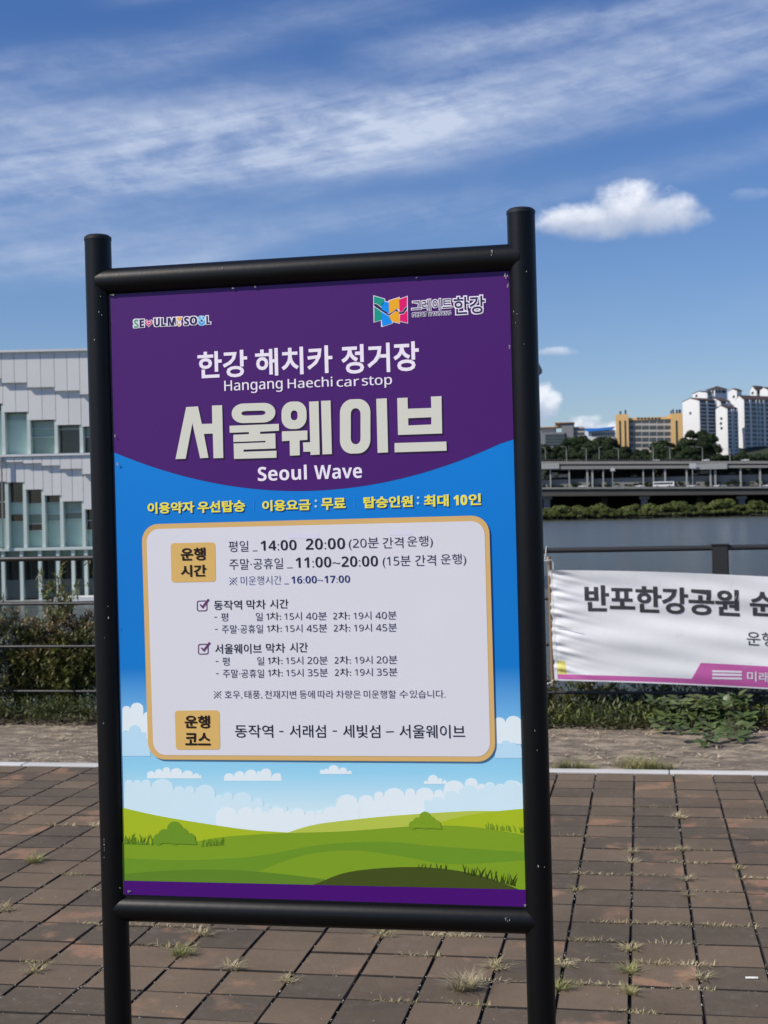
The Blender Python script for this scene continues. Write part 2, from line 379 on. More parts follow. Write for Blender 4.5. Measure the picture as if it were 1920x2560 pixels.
# paint chips, set on the tubes themselves
ch = MB()
def chip(px, py, r, w, h, n):
    u, v = pan(px, py)
    for _ in range(n):
        cu, cv = u+rs.uniform(-w, w), v+rs.uniform(-h, h); k_ = 6; rr = rs.uniform(.0004, .0011)
        ch.poly([(cu+rr*math.cos(6.283*i/k_)*rs.uniform(.5, 1.2), cv+rr*1.7*math.sin(6.283*i/k_)*rs.uniform(.5, 1.5), r) for i in range(k_)])
chip(1232, 636, .0124, .0008, .004, 9); chip(1271, 2292, .0115, .003, .003, 7); chip(268, 2120, .0115, .0004, .02, 6); chip(306, 2215, .0095, .0005, .003, 2)
chip(1300, 700, .0116, .012, .12, 5); chip(249, 800, .0116, .01, .12, 5); chip(1350, 1930, .0116, .008, .2, 4); chip(274, 1700, .0116, .008, .12, 4); chip(562, 673, .0124, .001, .001, 1)
o = ch.build('paint_chips', m_scuff, sign); o.matrix_local = IM @ MP; o['kind'] = 'stuff'

# ---------------- print on the panel: each printed element is a thin sheet just above the one below
INK = {}
def ink(name, c, rough=.42):
    if name not in INK: INK[name] = mat('ink_'+name, c, rough, spec=.35, var=.03, vscale=8)
    return INK[name]
LAY = .00012
def flat(name, loops, m, lay, parent=panel, thick=None, smooth_res=1):
    """2D filled curve (outer loop first, holes after) turned into a mesh"""
    cu = bpy.data.curves.new(name, 'CURVE'); cu.dimensions = '2D'; cu.fill_mode = 'FRONT'
    for L in loops:
        s_ = cu.splines.new('POLY'); s_.points.add(len(L)-1)
        for i, p in enumerate(L): s_.points[i].co = (p[0], p[1], 0, 1)
        s_.use_cyclic_u = True
    if thick: cu.offset = thick
    t = bpy.data.objects.new(name, cu); COL.objects.link(t)
    bpy.context.view_layer.update()
    me = bpy.data.meshes.new_from_object(t.evaluated_get(bpy.context.evaluated_depsgraph_get()))
    bpy.data.objects.remove(t); bpy.data.curves.remove(cu); me.name = name; me.materials.clear()
    for v_ in me.vertices: v_.co.z = lay*LAY
    if me.polygons and sum(p.normal.z for p in me.polygons) < 0: me.flip_normals()
    return obj(name, me, m, parent)
def pl(pts, z=None, o=(0, 0)):
    """pixel outline -> panel coordinates; z = (x0, y0, scale) of an enlarged view"""
    if z: pts = [(z[0]+x*z[2], z[1]+y*z[2]) for x, y in pts]
    return [pan(x+o[0], y+o[1]) for x, y in pts]
def rrect(x0, y0, x1, y1, r, n=8, skew=0.0, ry=None):
    ry = ry or r; out = []
    for cx, cy, a0 in ((x1-r, y0+ry, -90), (x1-r, y1-ry, 0), (x0+r, y1-ry, 90), (x0+r, y0+ry, 180)):
        for i in range(n+1):
            a = R(a0+90*i/n); x, y = cx+r*math.cos(a), cy+ry*math.sin(a); out.append((x, y+skew*(x-(x0+x1)/2)))
    return out
def quad_rr(TL, TR, BR, BL, r):
    """rounded rectangle through four measured corners (panel units)"""
    c = [Vector(pan(*p)) for p in (TL, TR, BR, BL)]; out = []
    for i in range(4):
        p, a, d = c[i], (c[i-1]-c[i]).normalized(), (c[(i+1) % 4]-c[i]).normalized()
        for k_ in range(9):
            t = k_/8; q0, q1, q2 = p+a*r, p, p+d*r
            w_ = .70711; den = (1-t)**2+2*w_*t*(1-t)+t*t
            out.append(tuple((q0*(1-t)**2+q1*2*w_*t*(1-t)+q2*t*t)/den))
    return out
_tc = {}
def glyphs(s_, off):
    key = (s_, off)
    if key not in _tc:
        cu = bpy.data.curves.new('t', 'FONT'); cu.body = s_; cu.offset = off; cu.resolution_u = 3
        t = bpy.data.objects.new('t', cu); COL.objects.link(t); bpy.context.view_layer.update()
        me = bpy.data.meshes.new_from_object(t.evaluated_get(bpy.context.evaluated_depsgraph_get()))
        _tc[key] = ([tuple(v.co) for v in me.vertices], [tuple(p.vertices) for p in me.polygons])
        bpy.data.objects.remove(t); bpy.data.curves.remove(cu); bpy.data.meshes.remove(me)
    return _tc[key]
def msans(s_, bold=False):
    """digits and Latin letters from the sans-serif range, which match the poster's lettering"""
    D, U_, L_ = (0x1D7EC, 0x1D5D4, 0x1D5EE) if bold else (0x1D7E2, 0x1D5A0, 0x1D5BA)
    r_ = ''
    for c in s_:
        if '0' <= c <= '9': r_ += chr(D+ord(c)-48)
        elif 'A' <= c <= 'Z': r_ += chr(U_+ord(c)-65)
        elif 'a' <= c <= 'z': r_ += chr(L_+ord(c)-97)
        else: r_ += c
    return r_
def fit_map(V, uL, uR, vT, vB):
    xs_ = [p[0] for p in V]; ys_ = [p[1] for p in V]; x0, x1, y0, y1 = min(xs_), max(xs_), min(ys_), max(ys_)
    sx, sy = (uR-uL)/(x1-x0), (vT-vB)/(y1-y0)
    return lambda p: (uL+(p[0]-x0)*sx, vB+(p[1]-y0)*sy)
def text(s_, xl, xr, yt, yb, layers, lay=6, z=None, parent=panel, name='lettering', bold=False, mapf=pan):
    """one word set between measured left/right/top/bottom (top and bottom taken at its left end)"""
    if z: xl, xr, yt, yb = z[0]+xl*z[2], z[0]+xr*z[2], z[1]+yt*z[2], z[1]+yb*z[2]
    uL, vT = mapf(xl, yt); _, vB = mapf(xl, yb); yy = yt
    for _i in range(4):
        uR, v_ = mapf(xr, yy); yy += (v_-vT)*F/2.1*.9
    s_ = msans(s_, bold)
    mp_ = fit_map(glyphs(s_, layers[0][0])[0], uL, uR, vT, vB)
    mb = MB(); ms = []
    for i, (off, m, du, dv) in enumerate(layers):
        V, Fs = glyphs(s_, off); n0 = len(mb.v)
        for p in V:
            q_ = mp_(p); mb.v.append((q_[0]+du, q_[1]+dv, (lay+(len(layers)-1-i))*LAY))
        for f_ in Fs: mb.f.append(tuple(n0+k_ for k_ in f_)); mb.mi.append(i)
        ms.append(m)
    return mb.build(name, ms, parent)

# background art
def grad_mat(name, stops, axis_lo, axis_hi):
    m = bpy.data.materials.new(name); m.use_nodes = True; q = G(m.node_tree); b_ = m.node_tree.nodes['Principled BSDF']
    t = q.new('ShaderNodeTexCoord'); s_ = q.new('ShaderNodeSeparateXYZ'); q.put(s_.inputs[0], t.outputs['Object'])
    mr = q.new('ShaderNodeMapRange'); q.put(mr.inputs[0], s_.outputs[1]); mr.inputs[1].default_value = axis_lo; mr.inputs[2].default_value = axis_hi
    cr = q.new('ShaderNodeValToRGB'); q.put(cr.inputs[0], mr.outputs[0]); e = cr.color_ramp.elements
    while len(e) > 1: e.remove(e[0])
    e[0].position = stops[0][0]; e[0].color = (*stops[0][1], 1)
    for p_, c_ in stops[1:]: x_ = e.new(p_); x_.color = (*c_, 1)
    q.put(b_.inputs['Base Color'], cr.outputs[0]); b_.inputs['Roughness'].default_value = .42; b_.inputs['Specular IOR Level'].default_value = .35
    return m
vy = lambda y, x=760: pan(x, y)[1]
# the printed sky: saturated blue fading to pale blue above the hills (part of the print)
m_psky = grad_mat('ink_sky', [(0, P(200, 222, 232)), (.14, P(135, 190, 212)), (.28, P(104, 165, 205)), (.42, P(6, 108, 180)), (.7, P(0, 106, 182)), (1, P(0, 112, 188))], vy(2060), vy(1130))
hw, hh = PWD/2+.006, PHT/2+.004
flat('printed_sky', [[(-hw, -hh), (hw, -hh), (hw, hh), (-hw, hh)]], m_psky, 0)
purple = ink('purple', P(64, 18, 94)); purple2 = ink('deep_purple', P(62, 2, 98))
curve_px = []
for i in range(41):
    t = i/40; x = 286+t*(1275-286)
    # sagging edge through (297,1131), (770,1227), (1275,1096)
    x0_, y0_, x1_, y1_, x2_, y2_ = 286, 1131, 770, 1227, 1275, 1097
    y = y0_*(x-x1_)*(x-x2_)/((x0_-x1_)*(x0_-x2_))+y1_*(x-x0_)*(x-x2_)/((x1_-x0_)*(x1_-x2_))+y2_*(x-x0_)*(x-x1_)/((x2_-x0_)*(x2_-x1_))
    curve_px.append((x, y))
cv = pl(curve_px); cv[0] = (-hw, cv[0][1]); cv[-1] = (hw, cv[-1][1])
flat('purple_header', [[(-hw, hh)]+cv+[(hw, hh)]], purple, 2)
rs = random.Random(11)
def cloud_loop(x0, x1, ybase, ytops, amp, step_=26):
    """row of round bumps along a top line"""
    pts = []; x = x0
    while x < x1:
        w_ = rs.uniform(.45, 1.7)*step_; t = (x+w_/2-x0)/(x1-x0); k_ = min(len(ytops)-2, int(t*(len(ytops)-1))); f_ = t*(len(ytops)-1)-k_
        yt = ytops[k_]*(1-f_)+ytops[min(k_+1, len(ytops)-1)]*f_+rs.uniform(-amp, amp)
        for i in range(7): a = math.pi*(1-i/6); pts.append((x+w_/2+w_/2*math.cos(a), yt-w_*.42*math.sin(a)))
        x += w_
    pts = [p for p in pts if x0 <= p[0] <= x1]
    return [(x0, ybase)]+pts+[(x1, ybase)]
cl1, cl2, cl3 = ink('cloud_a', P(205, 215, 232)), ink('cloud_b', P(168, 200, 222)), ink('cloud_c', P(188, 210, 230))
flat('printed_cloud', [pl(cloud_loop(306, 372, 1860, [1775, 1768, 1790], 3, 20))], cl1, 1)
flat('printed_cloud', [pl(cloud_loop(306, 376, 1890, [1835, 1822, 1850], 3, 24))], cl2, 2)
flat('printed_cloud', [pl(cloud_loop(1232, 1312, 1860, [1815, 1800, 1812], 3, 24))], cl1, 1)
flat('printed_cloud', [pl(cloud_loop(1238, 1312, 1895, [1868, 1862, 1868], 3, 22))], cl2, 2)
for (a, b_, c, tops) in ((368, 505, 1946, [1938, 1926, 1934, 1944]), (560, 705, 1952, [1946, 1938, 1930, 1950]), (1060, 1120, 1960, [1957, 1946, 1958]), (800, 880, 1935, [1930, 1924, 1932])):
    flat('printed_cloud', [pl(cloud_loop(a, b_, c, tops, 2, 18))], cl1, 1)
flat('printed_cloud', [pl(cloud_loop(312, 720, 2110, [1955, 1968, 1982, 2005, 2030], 6, 34))], cl3, 2)
flat('printed_cloud', [pl(cloud_loop(840, 1318, 2080, [2016, 1990, 1982, 1960, 1975], 6, 34))], cl1, 2)
flat('printed_cloud', [pl(cloud_loop(1060, 1318, 2080, [2010, 1990, 1972, 1965], 5, 30))], cl3, 3)
flat('printed_cloud', [pl(cloud_loop(540, 900, 2110, [2040, 2030, 2034, 2026], 5, 32))], cl1, 3)
Z5, Z6 = (200, 1700, .3889), (750, 1800, .3918)
hA, hB, hC, hD, hE = ink('hill_a', P(150, 168, 28)), ink('hill_b', P(112, 142, 28)), ink('hill_c', P(96, 132, 30)), ink('hill_d', P(58, 70, 18)), ink('hill_e', P(163, 176, 66))
def hill(pts, m, lay, zz=None, name='printed_hill'):
    if zz: pts = [(zz[0]+x*zz[2], zz[1]+y*zz[2]) for x, y in pts]
    L = pan(pts[0][0], pts[0][1]); Rr = pan(*pts[-1]); bot = -hh
    # smooth the ridge
    out = []
    for i in range(len(pts)-1):
        p0, p1, p2, p3 = pts[max(i-1, 0)], pts[i], pts[i+1], pts[min(i+2, len(pts)-1)]
        for k_ in range(8):
            t = k_/8; out.append(tuple(.5*((2*p1[j])+(-p0[j]+p2[j])*t+(2*p0[j]-5*p1[j]+4*p2[j]-p3[j])*t*t+(-p0[j]+3*p1[j]-3*p2[j]+p3[j])*t**3) for j in (0, 1)))
    out.append(pts[-1]); q_ = [pan(*p) for p in out]
    flat(name, [[(q_[0][0], bot)]+q_+[(q_[-1][0], bot)]], m, lay)
hill([(306, 2019), (400, 2040), (520, 2060), (628, 2075), (760, 2086), (900, 2120), (1010, 2200)], hA, 4)
hill([(560, 2200), (640, 2120), (760, 2068), (891, 2048), (1024, 2036), (1142, 2029), (1200, 2027), (1318, 2029)], hE, 4)
hill([(900, 2190), (1000, 2100), (1080, 2062), (1160, 2040), (1240, 2028), (1318, 2021)], hA, 5)
hill([(306, 2105), (450, 2108), (560, 2092), (700, 2083), (860, 2078), (1060, 2064), (1190, 2068), (1318, 2088)], hB, 6)
hill([(306, 2145), (470, 2150), (640, 2140), (800, 2112), (960, 2104), (1100, 2116), (1318, 2130)], hC, 7)
hill([(520, 2222), (640, 2180), (760, 2138), (880, 2126), (1000, 2140), (1130, 2160), (1318, 2150)], hB, 8)
hill([(306, 2185), (420, 2176), (560, 2174), (700, 2184), (860, 2205), (960, 2226)], ink('hill_f', P(84, 118, 30)), 9)
hill([(740, 2228), (800, 2205), (870, 2180), (985, 2168), (1095, 2170), (1200, 2188), (1295, 2222)], hD, 9.5)
def bush(cx, cy, s_, m, lay):
    pts = []
    for (dx_, dy_, r_) in ((0, -4, 18), (-40, 0, 14), (-25, -10, 16), (0, -26, 19), (18, -14, 16), (38, -2, 14)):
        L = [(cx+(dx_+r_*math.cos(R(a)))*s_, cy+(dy_+r_*math.sin(R(a)))*s_) for a in range(0, 360, 20)]
        flat('printed_bush', [pl(L)], m, lay); lay += .25
    flat('printed_bush', [pl([(cx-54*s_, cy), (cx+52*s_, cy), (cx+56*s_, cy+13*s_), (cx-54*s_, cy+8*s_)])], m, lay)
bush(437, 2098, 1.0, hC, 10); bush(1063, 2062, .75, hB, 10)
def blades(x0, x1, ybase0, ybase1, n, h, m, lay):
    mb = MB()
    for _ in range(n):
        t = rs.random(); x = x0+(x1-x0)*t; y = ybase0+(ybase1-ybase0)*t; hh_ = rs.uniform(.4, 1)*h; l_ = rs.uniform(-.6, .6)*hh_
        P3 = [pan(x-1.6, y+4), pan(x+1.6, y+4), pan(x+l_*.4+.6, y-hh_*.6), pan(x+l_, y-hh_)]
        mb.poly([(p[0], p[1], lay*LAY) for p in P3])
    mb.build('printed_grass', m, panel)
blades(1045, 1125, 2170, 2172, 14, 16, hD, 10); blades(1160, 1292, 2180, 2212, 46, 26, hD, 10); blades(310, 385, 2105, 2108, 30, 26, hC, 9); blades(505, 560, 2112, 2108, 22, 18, hC, 9); blades(1215, 1312, 2066, 2078, 28, 14, hB, 9)
flat('purple_footer', [[(-hw, -hh), (hw, -hh), (hw, pan(1308, 2223)[1]), (-hw, pan(320, 2201)[1])]], purple2, 14)

# header lettering
wht = ink('white', P(216, 208, 232)); cream = ink('cream', P(192, 191, 178)); shd = ink('shadow', P(38, 20, 50)); navy = ink('navy', P(34, 28, 74))
blk = ink('black', P(26, 26, 40)); dgray = ink('dark_gray', P(52, 50, 72)); brown = ink('brown', P(32, 18, 14)); blue_t = ink('note_blue', P(52, 66, 118)); blue_d = ink('note_navy', P(30, 40, 98))
HL = [(.022, wht, 0, 0)]
z1, z2 = (200, 500, .36166), (750, 500, .3918)
text('한강', 812, 1155, 1052, 1238, HL, z=z1)
text('해치카', 637.7, 830.3, 873, 941.5, HL)
text('정거장', 852.7, 1046.6, 863, 936, HL)
text('Hangang', 561, 706, 952, 986, [(0.0, wht, .0002, 0), (0.0, wht, -.0002, 0)]); text('Haechi', 719.5, 831, 946.5, 971.5, [(0.0, wht, .0002, 0), (0.0, wht, -.0002, 0)])
text('car', 842, 897.5, 949.5, 967.5, [(0.0, wht, .0002, 0), (0.0, wht, -.0002, 0)]); text('stop', 905, 979.5, 942, 972, [(0.0, wht, .0002, 0), (0.0, wht, -.0002, 0)])
text('Seoul', 508, 798, 488, 576, [(0.0, wht, 0, 0)], z=(430, 960, .42194), bold=True)
text('Wave', 842, 1125, 483, 566, [(0.0, wht, 0, 0)], z=(430, 960, .42194), bold=True)
ZT = (430, 960, .42194)
title = [
 [[(85, 137), (155, 133), (178, 237), (240, 235), (238, 128), (298, 126), (305, 438), (247, 440), (243, 294), (190, 296), (217, 437), (168, 440), (122, 232), (82, 443), (22, 445)]],
 [rrect(355, 114, 613, 230, 70, 10, -.03, 56), rrect(412, 159, 555, 186, 26, 6, -.03, 13)],
 [[(342, 248), (634, 236), (635, 277), (523, 283), (523, 296), (613, 293), (615, 382), (425, 389), (425, 402), (620, 395), (620, 437), (369, 444), (366, 353), (555, 346), (555, 337), (365, 344), (365, 301), (457, 297), (457, 285), (343, 289)]],
 [rrect(650, 104, 798, 267, 62, 10, -.03, 66), rrect(705, 157, 745, 215, 18, 6, 0, 22)],
 [[(652, 281), (803, 276), (803, 331), (757, 334), (758, 422), (700, 425), (698, 336), (653, 339)]],
 [[(813, 105), (869, 102), (876, 418), (822, 421), (821, 401), (780, 402), (777, 347), (820, 345)]],
 [[(884, 100), (940, 98), (948, 415), (893, 417)]],
 [rrect(996, 90, 1176, 412, 72, 12, -.03, 80), rrect(1060, 144, 1118, 357, 27, 8, 0, 34)],
 [[(1211, 88), (1273, 85), (1281, 405), (1219, 408)]],
 [[(1335, 84), (1396, 81), (1398, 147), (1537, 142), (1535, 75), (1597, 72), (1601, 293), (1340, 302)], [(1400, 203), (1537, 197), (1537, 240), (1401, 246)]],
 [[(1319, 350), (1626, 341), (1628, 395), (1320, 405)]]]
for L in title:
    flat('title_stroke', [pl(l, ZT) for l in L], cream, 8)
    flat('title_shadow', [pl(l, ZT, (3.2, 3.8)) for l in L], shd, 5)
# city slogan logo, left
zs = (310, 740, .15069)
green_s, pinkish, orange, sky_b = ink('logo_green', P(92, 150, 122)), ink('logo_pink', P(178, 62, 104)), ink('logo_orange', P(228, 158, 44)), ink('logo_blue', P(70, 140, 196))
LG = lambda m: [(.012, m, 0, 0), (.012, m, .0003, 0), (.05, wht, -.0011, .0006), (.05, wht, .0014, -.0006), (.05, wht, .0014, .0006), (.05, wht, -.0011, -.0006)]
text('S', 165, 240, 392, 530, LG(green_s), z=zs, bold=True); text('E', 262, 330, 392, 520, LG(navy), z=zs, bold=True)
text('U', 503, 592, 372, 508, LG(navy), z=zs, bold=True); text('L', 618, 686, 370, 500, LG(navy), z=zs, bold=True); text('M', 728, 856, 366, 496, LG(navy), z=zs, bold=True)
text('S', 998, 1076, 352, 490, LG(navy), z=zs, bold=True); text('O', 1092, 1212, 345, 480, LG(navy), z=zs, bold=True); text('L', 1368, 1430, 334, 466, LG(navy), z=zs, bold=True)
def heart(cx, cy, s_):
    return [(cx+s_*16*math.sin(t)**3/17, cy-s_*(13*math.cos(t)-5*math.cos(2*t)-2*math.cos(3*t)-math.cos(4*t))/17) for t in [2*math.pi*i/40 for i in range(40)]]
flat('logo_heart', [pl(heart(415, 448, 78), zs)], wht, 6.5); flat('logo_heart', [pl(heart(415, 448, 67), zs)], pinkish, 7.2); flat('logo_heart', [pl(heart(413, 442, 38), zs)], wht, 7.9); flat('logo_heart', [pl(heart(413, 440, 25), zs)], pinkish, 8.6)
flat('logo_mark', [pl([(862, 340), (982, 338), (948, 420), (960, 470), (945, 505), (905, 510), (885, 480), (893, 440)], zs)], wht, 6.5)
flat('logo_mark', [pl([(872, 358), (968, 352), (920, 432)], zs)], orange, 7.5); flat('logo_mark', [pl([(918+22*math.cos(R(a)), 474+22*math.sin(R(a))) for a in range(0, 360, 30)], zs)], orange, 7.5)
flat('logo_smile', [pl(rrect(1228, 326, 1356, 494, 50), zs)], ink('logo_pale', P(150, 195, 228)), 6.5)
flat('logo_smile', [pl([(1238, 420), (1262, 420), (1275, 445), (1292, 452), (1312, 445), (1325, 412), (1348, 408), (1338, 455), (1310, 482), (1280, 484), (1250, 465)], zs)], sky_b, 7.5)
for (x, y, r_, m) in ((1260, 366, 14, sky_b), (1318, 362, 14, sky_b), (1290, 410, 16, navy)):
    flat('logo_smile', [pl([(x+r_*math.cos(R(a)), y+r_*1.4*math.sin(R(a))) for a in range(0, 360, 30)], zs)], m, 7.5)
# river project logo, right
zg = (910, 710, .19892)
polys = [(ink('lg_green', P(14, 138, 118)), [(125, 152), (258, 190), (258, 222), (222, 292), (165, 248), (125, 238)]), (INK['lg_green'], [(130, 285), (222, 350), (220, 450), (130, 475)]),
 (ink('lg_blue', P(0, 128, 212)), [(255, 222), (312, 232), (314, 372), (222, 318), (222, 250)]), (INK['lg_blue'], [(226, 352), (318, 408), (352, 478), (357, 492), (232, 532), (222, 450)]),
 (ink('lg_yellow', P(220, 155, 26)), [(315, 212), (443, 172), (443, 322), (412, 306), (370, 345), (318, 372)]), (INK['lg_yellow'], [(322, 398), (400, 345), (440, 350), (445, 490), (360, 470), (322, 440)]),
 (ink('lg_pink', P(205, 8, 98)), [(446, 195), (540, 158), (540, 275), (510, 300), (485, 345), (448, 350)]), (INK['lg_pink'], [(452, 385), (500, 378), (545, 330), (547, 488), (450, 465)])]
flat('logo_panel', [pl([(117, 142), (265, 184), (270, 215), (306, 222), (308, 206), (450, 162), (452, 184), (550, 148), (552, 300), (554, 498), (452, 474), (452, 500), (362, 480), (362, 498), (228, 542), (216, 536), (214, 460), (122, 486)], zg)], wht, 5)
flat('logo_river', [pl([(124, 246), (165, 256), (222, 302), (314, 380), (370, 352), (412, 314), (446, 356), (490, 350), (515, 305), (540, 284), (540, 318), (500, 372), (450, 378), (400, 338), (322, 392), (318, 402), (226, 344), (130, 277)], zg)], navy, 6)
for m, p in polys: flat('logo_panel', [pl(p, zg)], m, 7)
text('그레이트', 600, 1100, 208, 342, [(.006, navy, 0, 0), (.03, wht, .0008, .0008), (.03, wht, -.0008, -.0008), (.03, wht, .0008, -.0008), (.03, wht, -.0008, .0008)], z=zg)
text('GREAT', 605, 790, 362, 418, [(.0, navy, 0, 0), (.0, wht, .0006, .0006), (.0, wht, -.0006, -.0006), (.0, wht, .0006, -.0006), (.0, wht, -.0006, .0006)], z=zg, bold=True); text('HANGANG', 815, 1092, 354, 404, [(.0, navy, 0, 0), (.0, wht, .0006, .0006), (.0, wht, -.0006, -.0006), (.0, wht, .0006, -.0006), (.0, wht, -.0006, .0006)], z=zg, bold=True)
text('한강', 1125, 1515, 168, 388, [(.012, navy, 0, 0), (.03, wht, .0012, .0012), (.03, wht, -.0012, -.0012), (.03, wht, .0012, -.0012), (.03, wht, -.0012, .0012)], z=zg)
# yellow line
yel = ink('yellow', P(226, 205, 58)); pale = ink('pale_blue', P(150, 190, 215))
YL = [(.018, yel, .00028, 0), (.018, yel, -.00028, 0), (.020, yel, 0, .0002), (.020, yel, 0, -.0002), (.034, pale, .00028, 0), (.034, pale, -.00028, 0)]
for s_, a, b_, c, d in (('이용약자', 369.8, 485.4, 1257, 1285), ('우선탑승', 494.6, 612.3, 1254, 1282.5), ('이용요금', 656.3, 775.6, 1251.5, 1278.5), ('무료', 803.8, 863.5, 1246, 1275),
                        ('탑승인원', 909.6, 1031.7, 1242.6, 1271), ('최대', 1060.4, 1121.2, 1238, 1267.5), ('인', 1172, 1202, 1235, 1263)): text(s_, a, b_, c, d, YL)
text('10', 1134, 1168, 1238, 1263.5, [(.02, yel, 0, 0), (.04, pale, 0, 0)], bold=True)
for x, y in ((790, 1252), (789.5, 1266), (1045.5, 1244), (1045, 1258)): flat('colon_dot', [pl([(x+3.2*math.cos(R(a)), y+3.2*math.sin(R(a))) for a in range(0, 360, 30)])], pale, 6)
divm = ink('divider_blue', P(40, 138, 205))
for x, y in ((634, 1248), (885.5, 1240)): flat('divider_line', [pl([(x-.4, y), (x+.4, y), (x+1.4, y+30), (x+.6, y+30)])], divm, 6)
# timetable box
tan = ink('tan', P(193, 158, 98)); boxw = ink('box_white', P(196, 195, 200)); tan2 = ink('badge_tan', P(196, 160, 92))
flat('timetable_border', [quad_rr((355, 1311), (1223, 1288), (1239.5, 1904), (372, 1898), .026)], tan, 16)
flat('timetable_box', [quad_rr((367, 1323), (1211.5, 1302), (1226.5, 1891), (385, 1887), .020)], boxw, 18)
flat('badge', [quad_rr((427.7, 1358), (539.3, 1355.5), (541, 1454), (430, 1456), .005)], tan2, 20)
flat('badge', [quad_rr((438.2, 1776), (550, 1775), (552, 1873.4), (441.2, 1873.6), .005)], tan2, 20)
z3, z4 = (280, 1250, .30139), (750, 1250, .3918)
BB = [(.016, brown, .00034, 0), (.016, brown, -.00034, 0), (.016, brown, 0, .0002), (.016, brown, 0, -.0002)]; T = 22
text('운행', 575, 778, 398, 503, BB, T, z3); text('시간', 575, 785, 540, 637, BB, T, z3); text('운행', 608, 815, 1785, 1890, BB, T, z3); text('코스', 612, 818, 1928, 2030, BB, T, z3)
LT = [(-.004, dgray, 0, 0)]; RG = [(.0, blk, 0, 0)]; BD = [(-.012, blk, 0, 0)]; MD = [(.014, blk, 0, 0)]
def dash(xl, xr, y, m, h=1.3): flat('dash', [pl([(xl, y-h), (xr, y-h-.04*(xr-xl)), (xr, y+h-.04*(xr-xl)), (xl, y+h)])], m, T)
text('평일', 572.4, 621.5, 1352.5, 1379.8, LT, T); dash(632, 644.7, 1377, dgray, .7); text('14:00', 652.2, 741.7, 1351.4, 1376.6, BD, T, bold=True); text('20:00', 764.9, 862.8, 1346.6, 1374.2, BD, T, bold=True)
text('(20분', 872.2, 946.8, 1345, 1376, LT, T); text('간격', 957, 1008.5, 1343.5, 1371, LT, T); text('운행)', 1018, 1082, 1340.5, 1370.5, LT, T)
text('주말·공휴일', 573.9, 708, 1397, 1424.5, LT, T); dash(718.5, 732.7, 1419.5, dgray, .7); text('11:00~20:00', 739.6, 945, 1393.3, 1419.3, BD, T, bold=True)
text('(15분', 956.9, 1026.5, 1389.5, 1420.5, LT, T); text('간격', 1038, 1089.5, 1387.5, 1415, LT, T); text('운행)', 1102, 1165.3, 1385, 1415, LT, T)
BL = [(-.012, blue_t, 0, 0)]
def refmark(x0, x1, y0, y1, m):
    cx, cy, w_, h_ = (x0+x1)/2, (y0+y1)/2, (x1-x0)/2, (y1-y0)/2; t = .8
    for sg in (1, -1): flat('reference_mark', [pl([(cx-w_-t*.7, cy-sg*h_+t*.7*sg), (cx-w_+t*.7, cy-sg*h_-t*.7*sg), (cx+w_+t*.7, cy+sg*h_-t*.7*sg), (cx+w_-t*.7, cy+sg*h_+t*.7*sg)])], m, T+(sg > 0))
    for a_, c_ in ((0, -.72), (0, .72), (-.78, 0), (.78, 0)): flat('reference_mark', [pl([(cx+a_*w_+1.5*math.cos(R(k_)), cy+c_*h_+1.5*math.sin(R(k_))) for k_ in range(0, 360, 45)])], m, T)
refmark(574.8, 593.5, 1443, 1462, blue_t); text('미운행시간', 602.5, 704.4, 1440.3, 1462.5, BL, T); dash(711.6, 723, 1459.5, blue_t, .7); text('16:00~17:00', 729, 875.4, 1440.5, 1458.6, [(-.012, blue_d, 0, 0)], T, bold=True)
plum = ink('plum', P(92, 46, 92))
for (x, y) in ((493.4, 1501), (496.4, 1609)):
    outer, inner = rrect(x, y, x+26, y+26.5, 5, 5, -.03), rrect(x+2, y+2, x+24, y+24.5, 3.4, 5, -.03)
    flat('tick_box', [pl(outer), pl(inner)], plum, T)
    flat('tick_mark', [pl([(x+7, y+11), (x+9.5, y+8.5), (x+14, y+13), (x+28, y-5), (x+31.5, y-2), (x+14.5, y+20)])], plum, T+1)
for s_, a, b_, c, d in (('동작역', 535.6, 605.5, 1500.8, 1524.5), ('막차', 617, 664.9, 1499.3, 1523), ('시간', 675.4, 721.5, 1498, 1521.2), ('서울웨이브', 538.6, 654.6, 1609.6, 1634.2), ('막차', 665.8, 713.4, 1607.8, 1631.6), ('시간', 725.5, 769.8, 1606, 1630.4)):
    text(s_, a, b_, c, d, [(.006, blk, 0, 0)], T)
for (y, dxx, kind, mins) in ((1531, 0, 0, '40분'), (1561.3, 1.5, 1, '45분'), (1641.5, 3.5, 0, '20분'), (1672, 4.2, 1, '35분')):
    dash(536.8+dxx, 543.5+dxx, y+11.5, dgray, .8)
    if kind == 0: text('평', 553.4+dxx, 571+dxx, y+1, y+22, LT, T); text('일', 640.2+dxx, 657.5+dxx, y, y+20.6, LT, T)
    else: text('주말·공휴일', 553.9+dxx, 656.6+dxx, y+.7, y+22, LT, T)
    text('1', 666.8+dxx, 672.6+dxx, y+2, y+18.3, RG, T); text('차:', 675.4+dxx, 703.4+dxx, y-.4, y+19.6, RG, T)
    text('15시', 712+dxx, 755+dxx, y-.8, y+19.4, LT, T); text(mins, 765.5+dxx, 817.6+dxx*.6, y-1.4, y+19, LT, T)
    text('2', 833.6+dxx, 843.4+dxx, y+.5, y+16.8, RG, T); text('차:', 846+dxx, 874.6+dxx*.8, y-2, y+18.2, RG, T); text('19시', 884.5+dxx*.8, 928.6+dxx*.8, y-2.5, y+17.8, LT, T); text(mins, 939+dxx*.8, 991.7+dxx*.5, y-3, y+17.4, LT, T)
LN = [(-.006, dgray, 0, 0)]
refmark(536, 554, 1727, 1745, dgray)
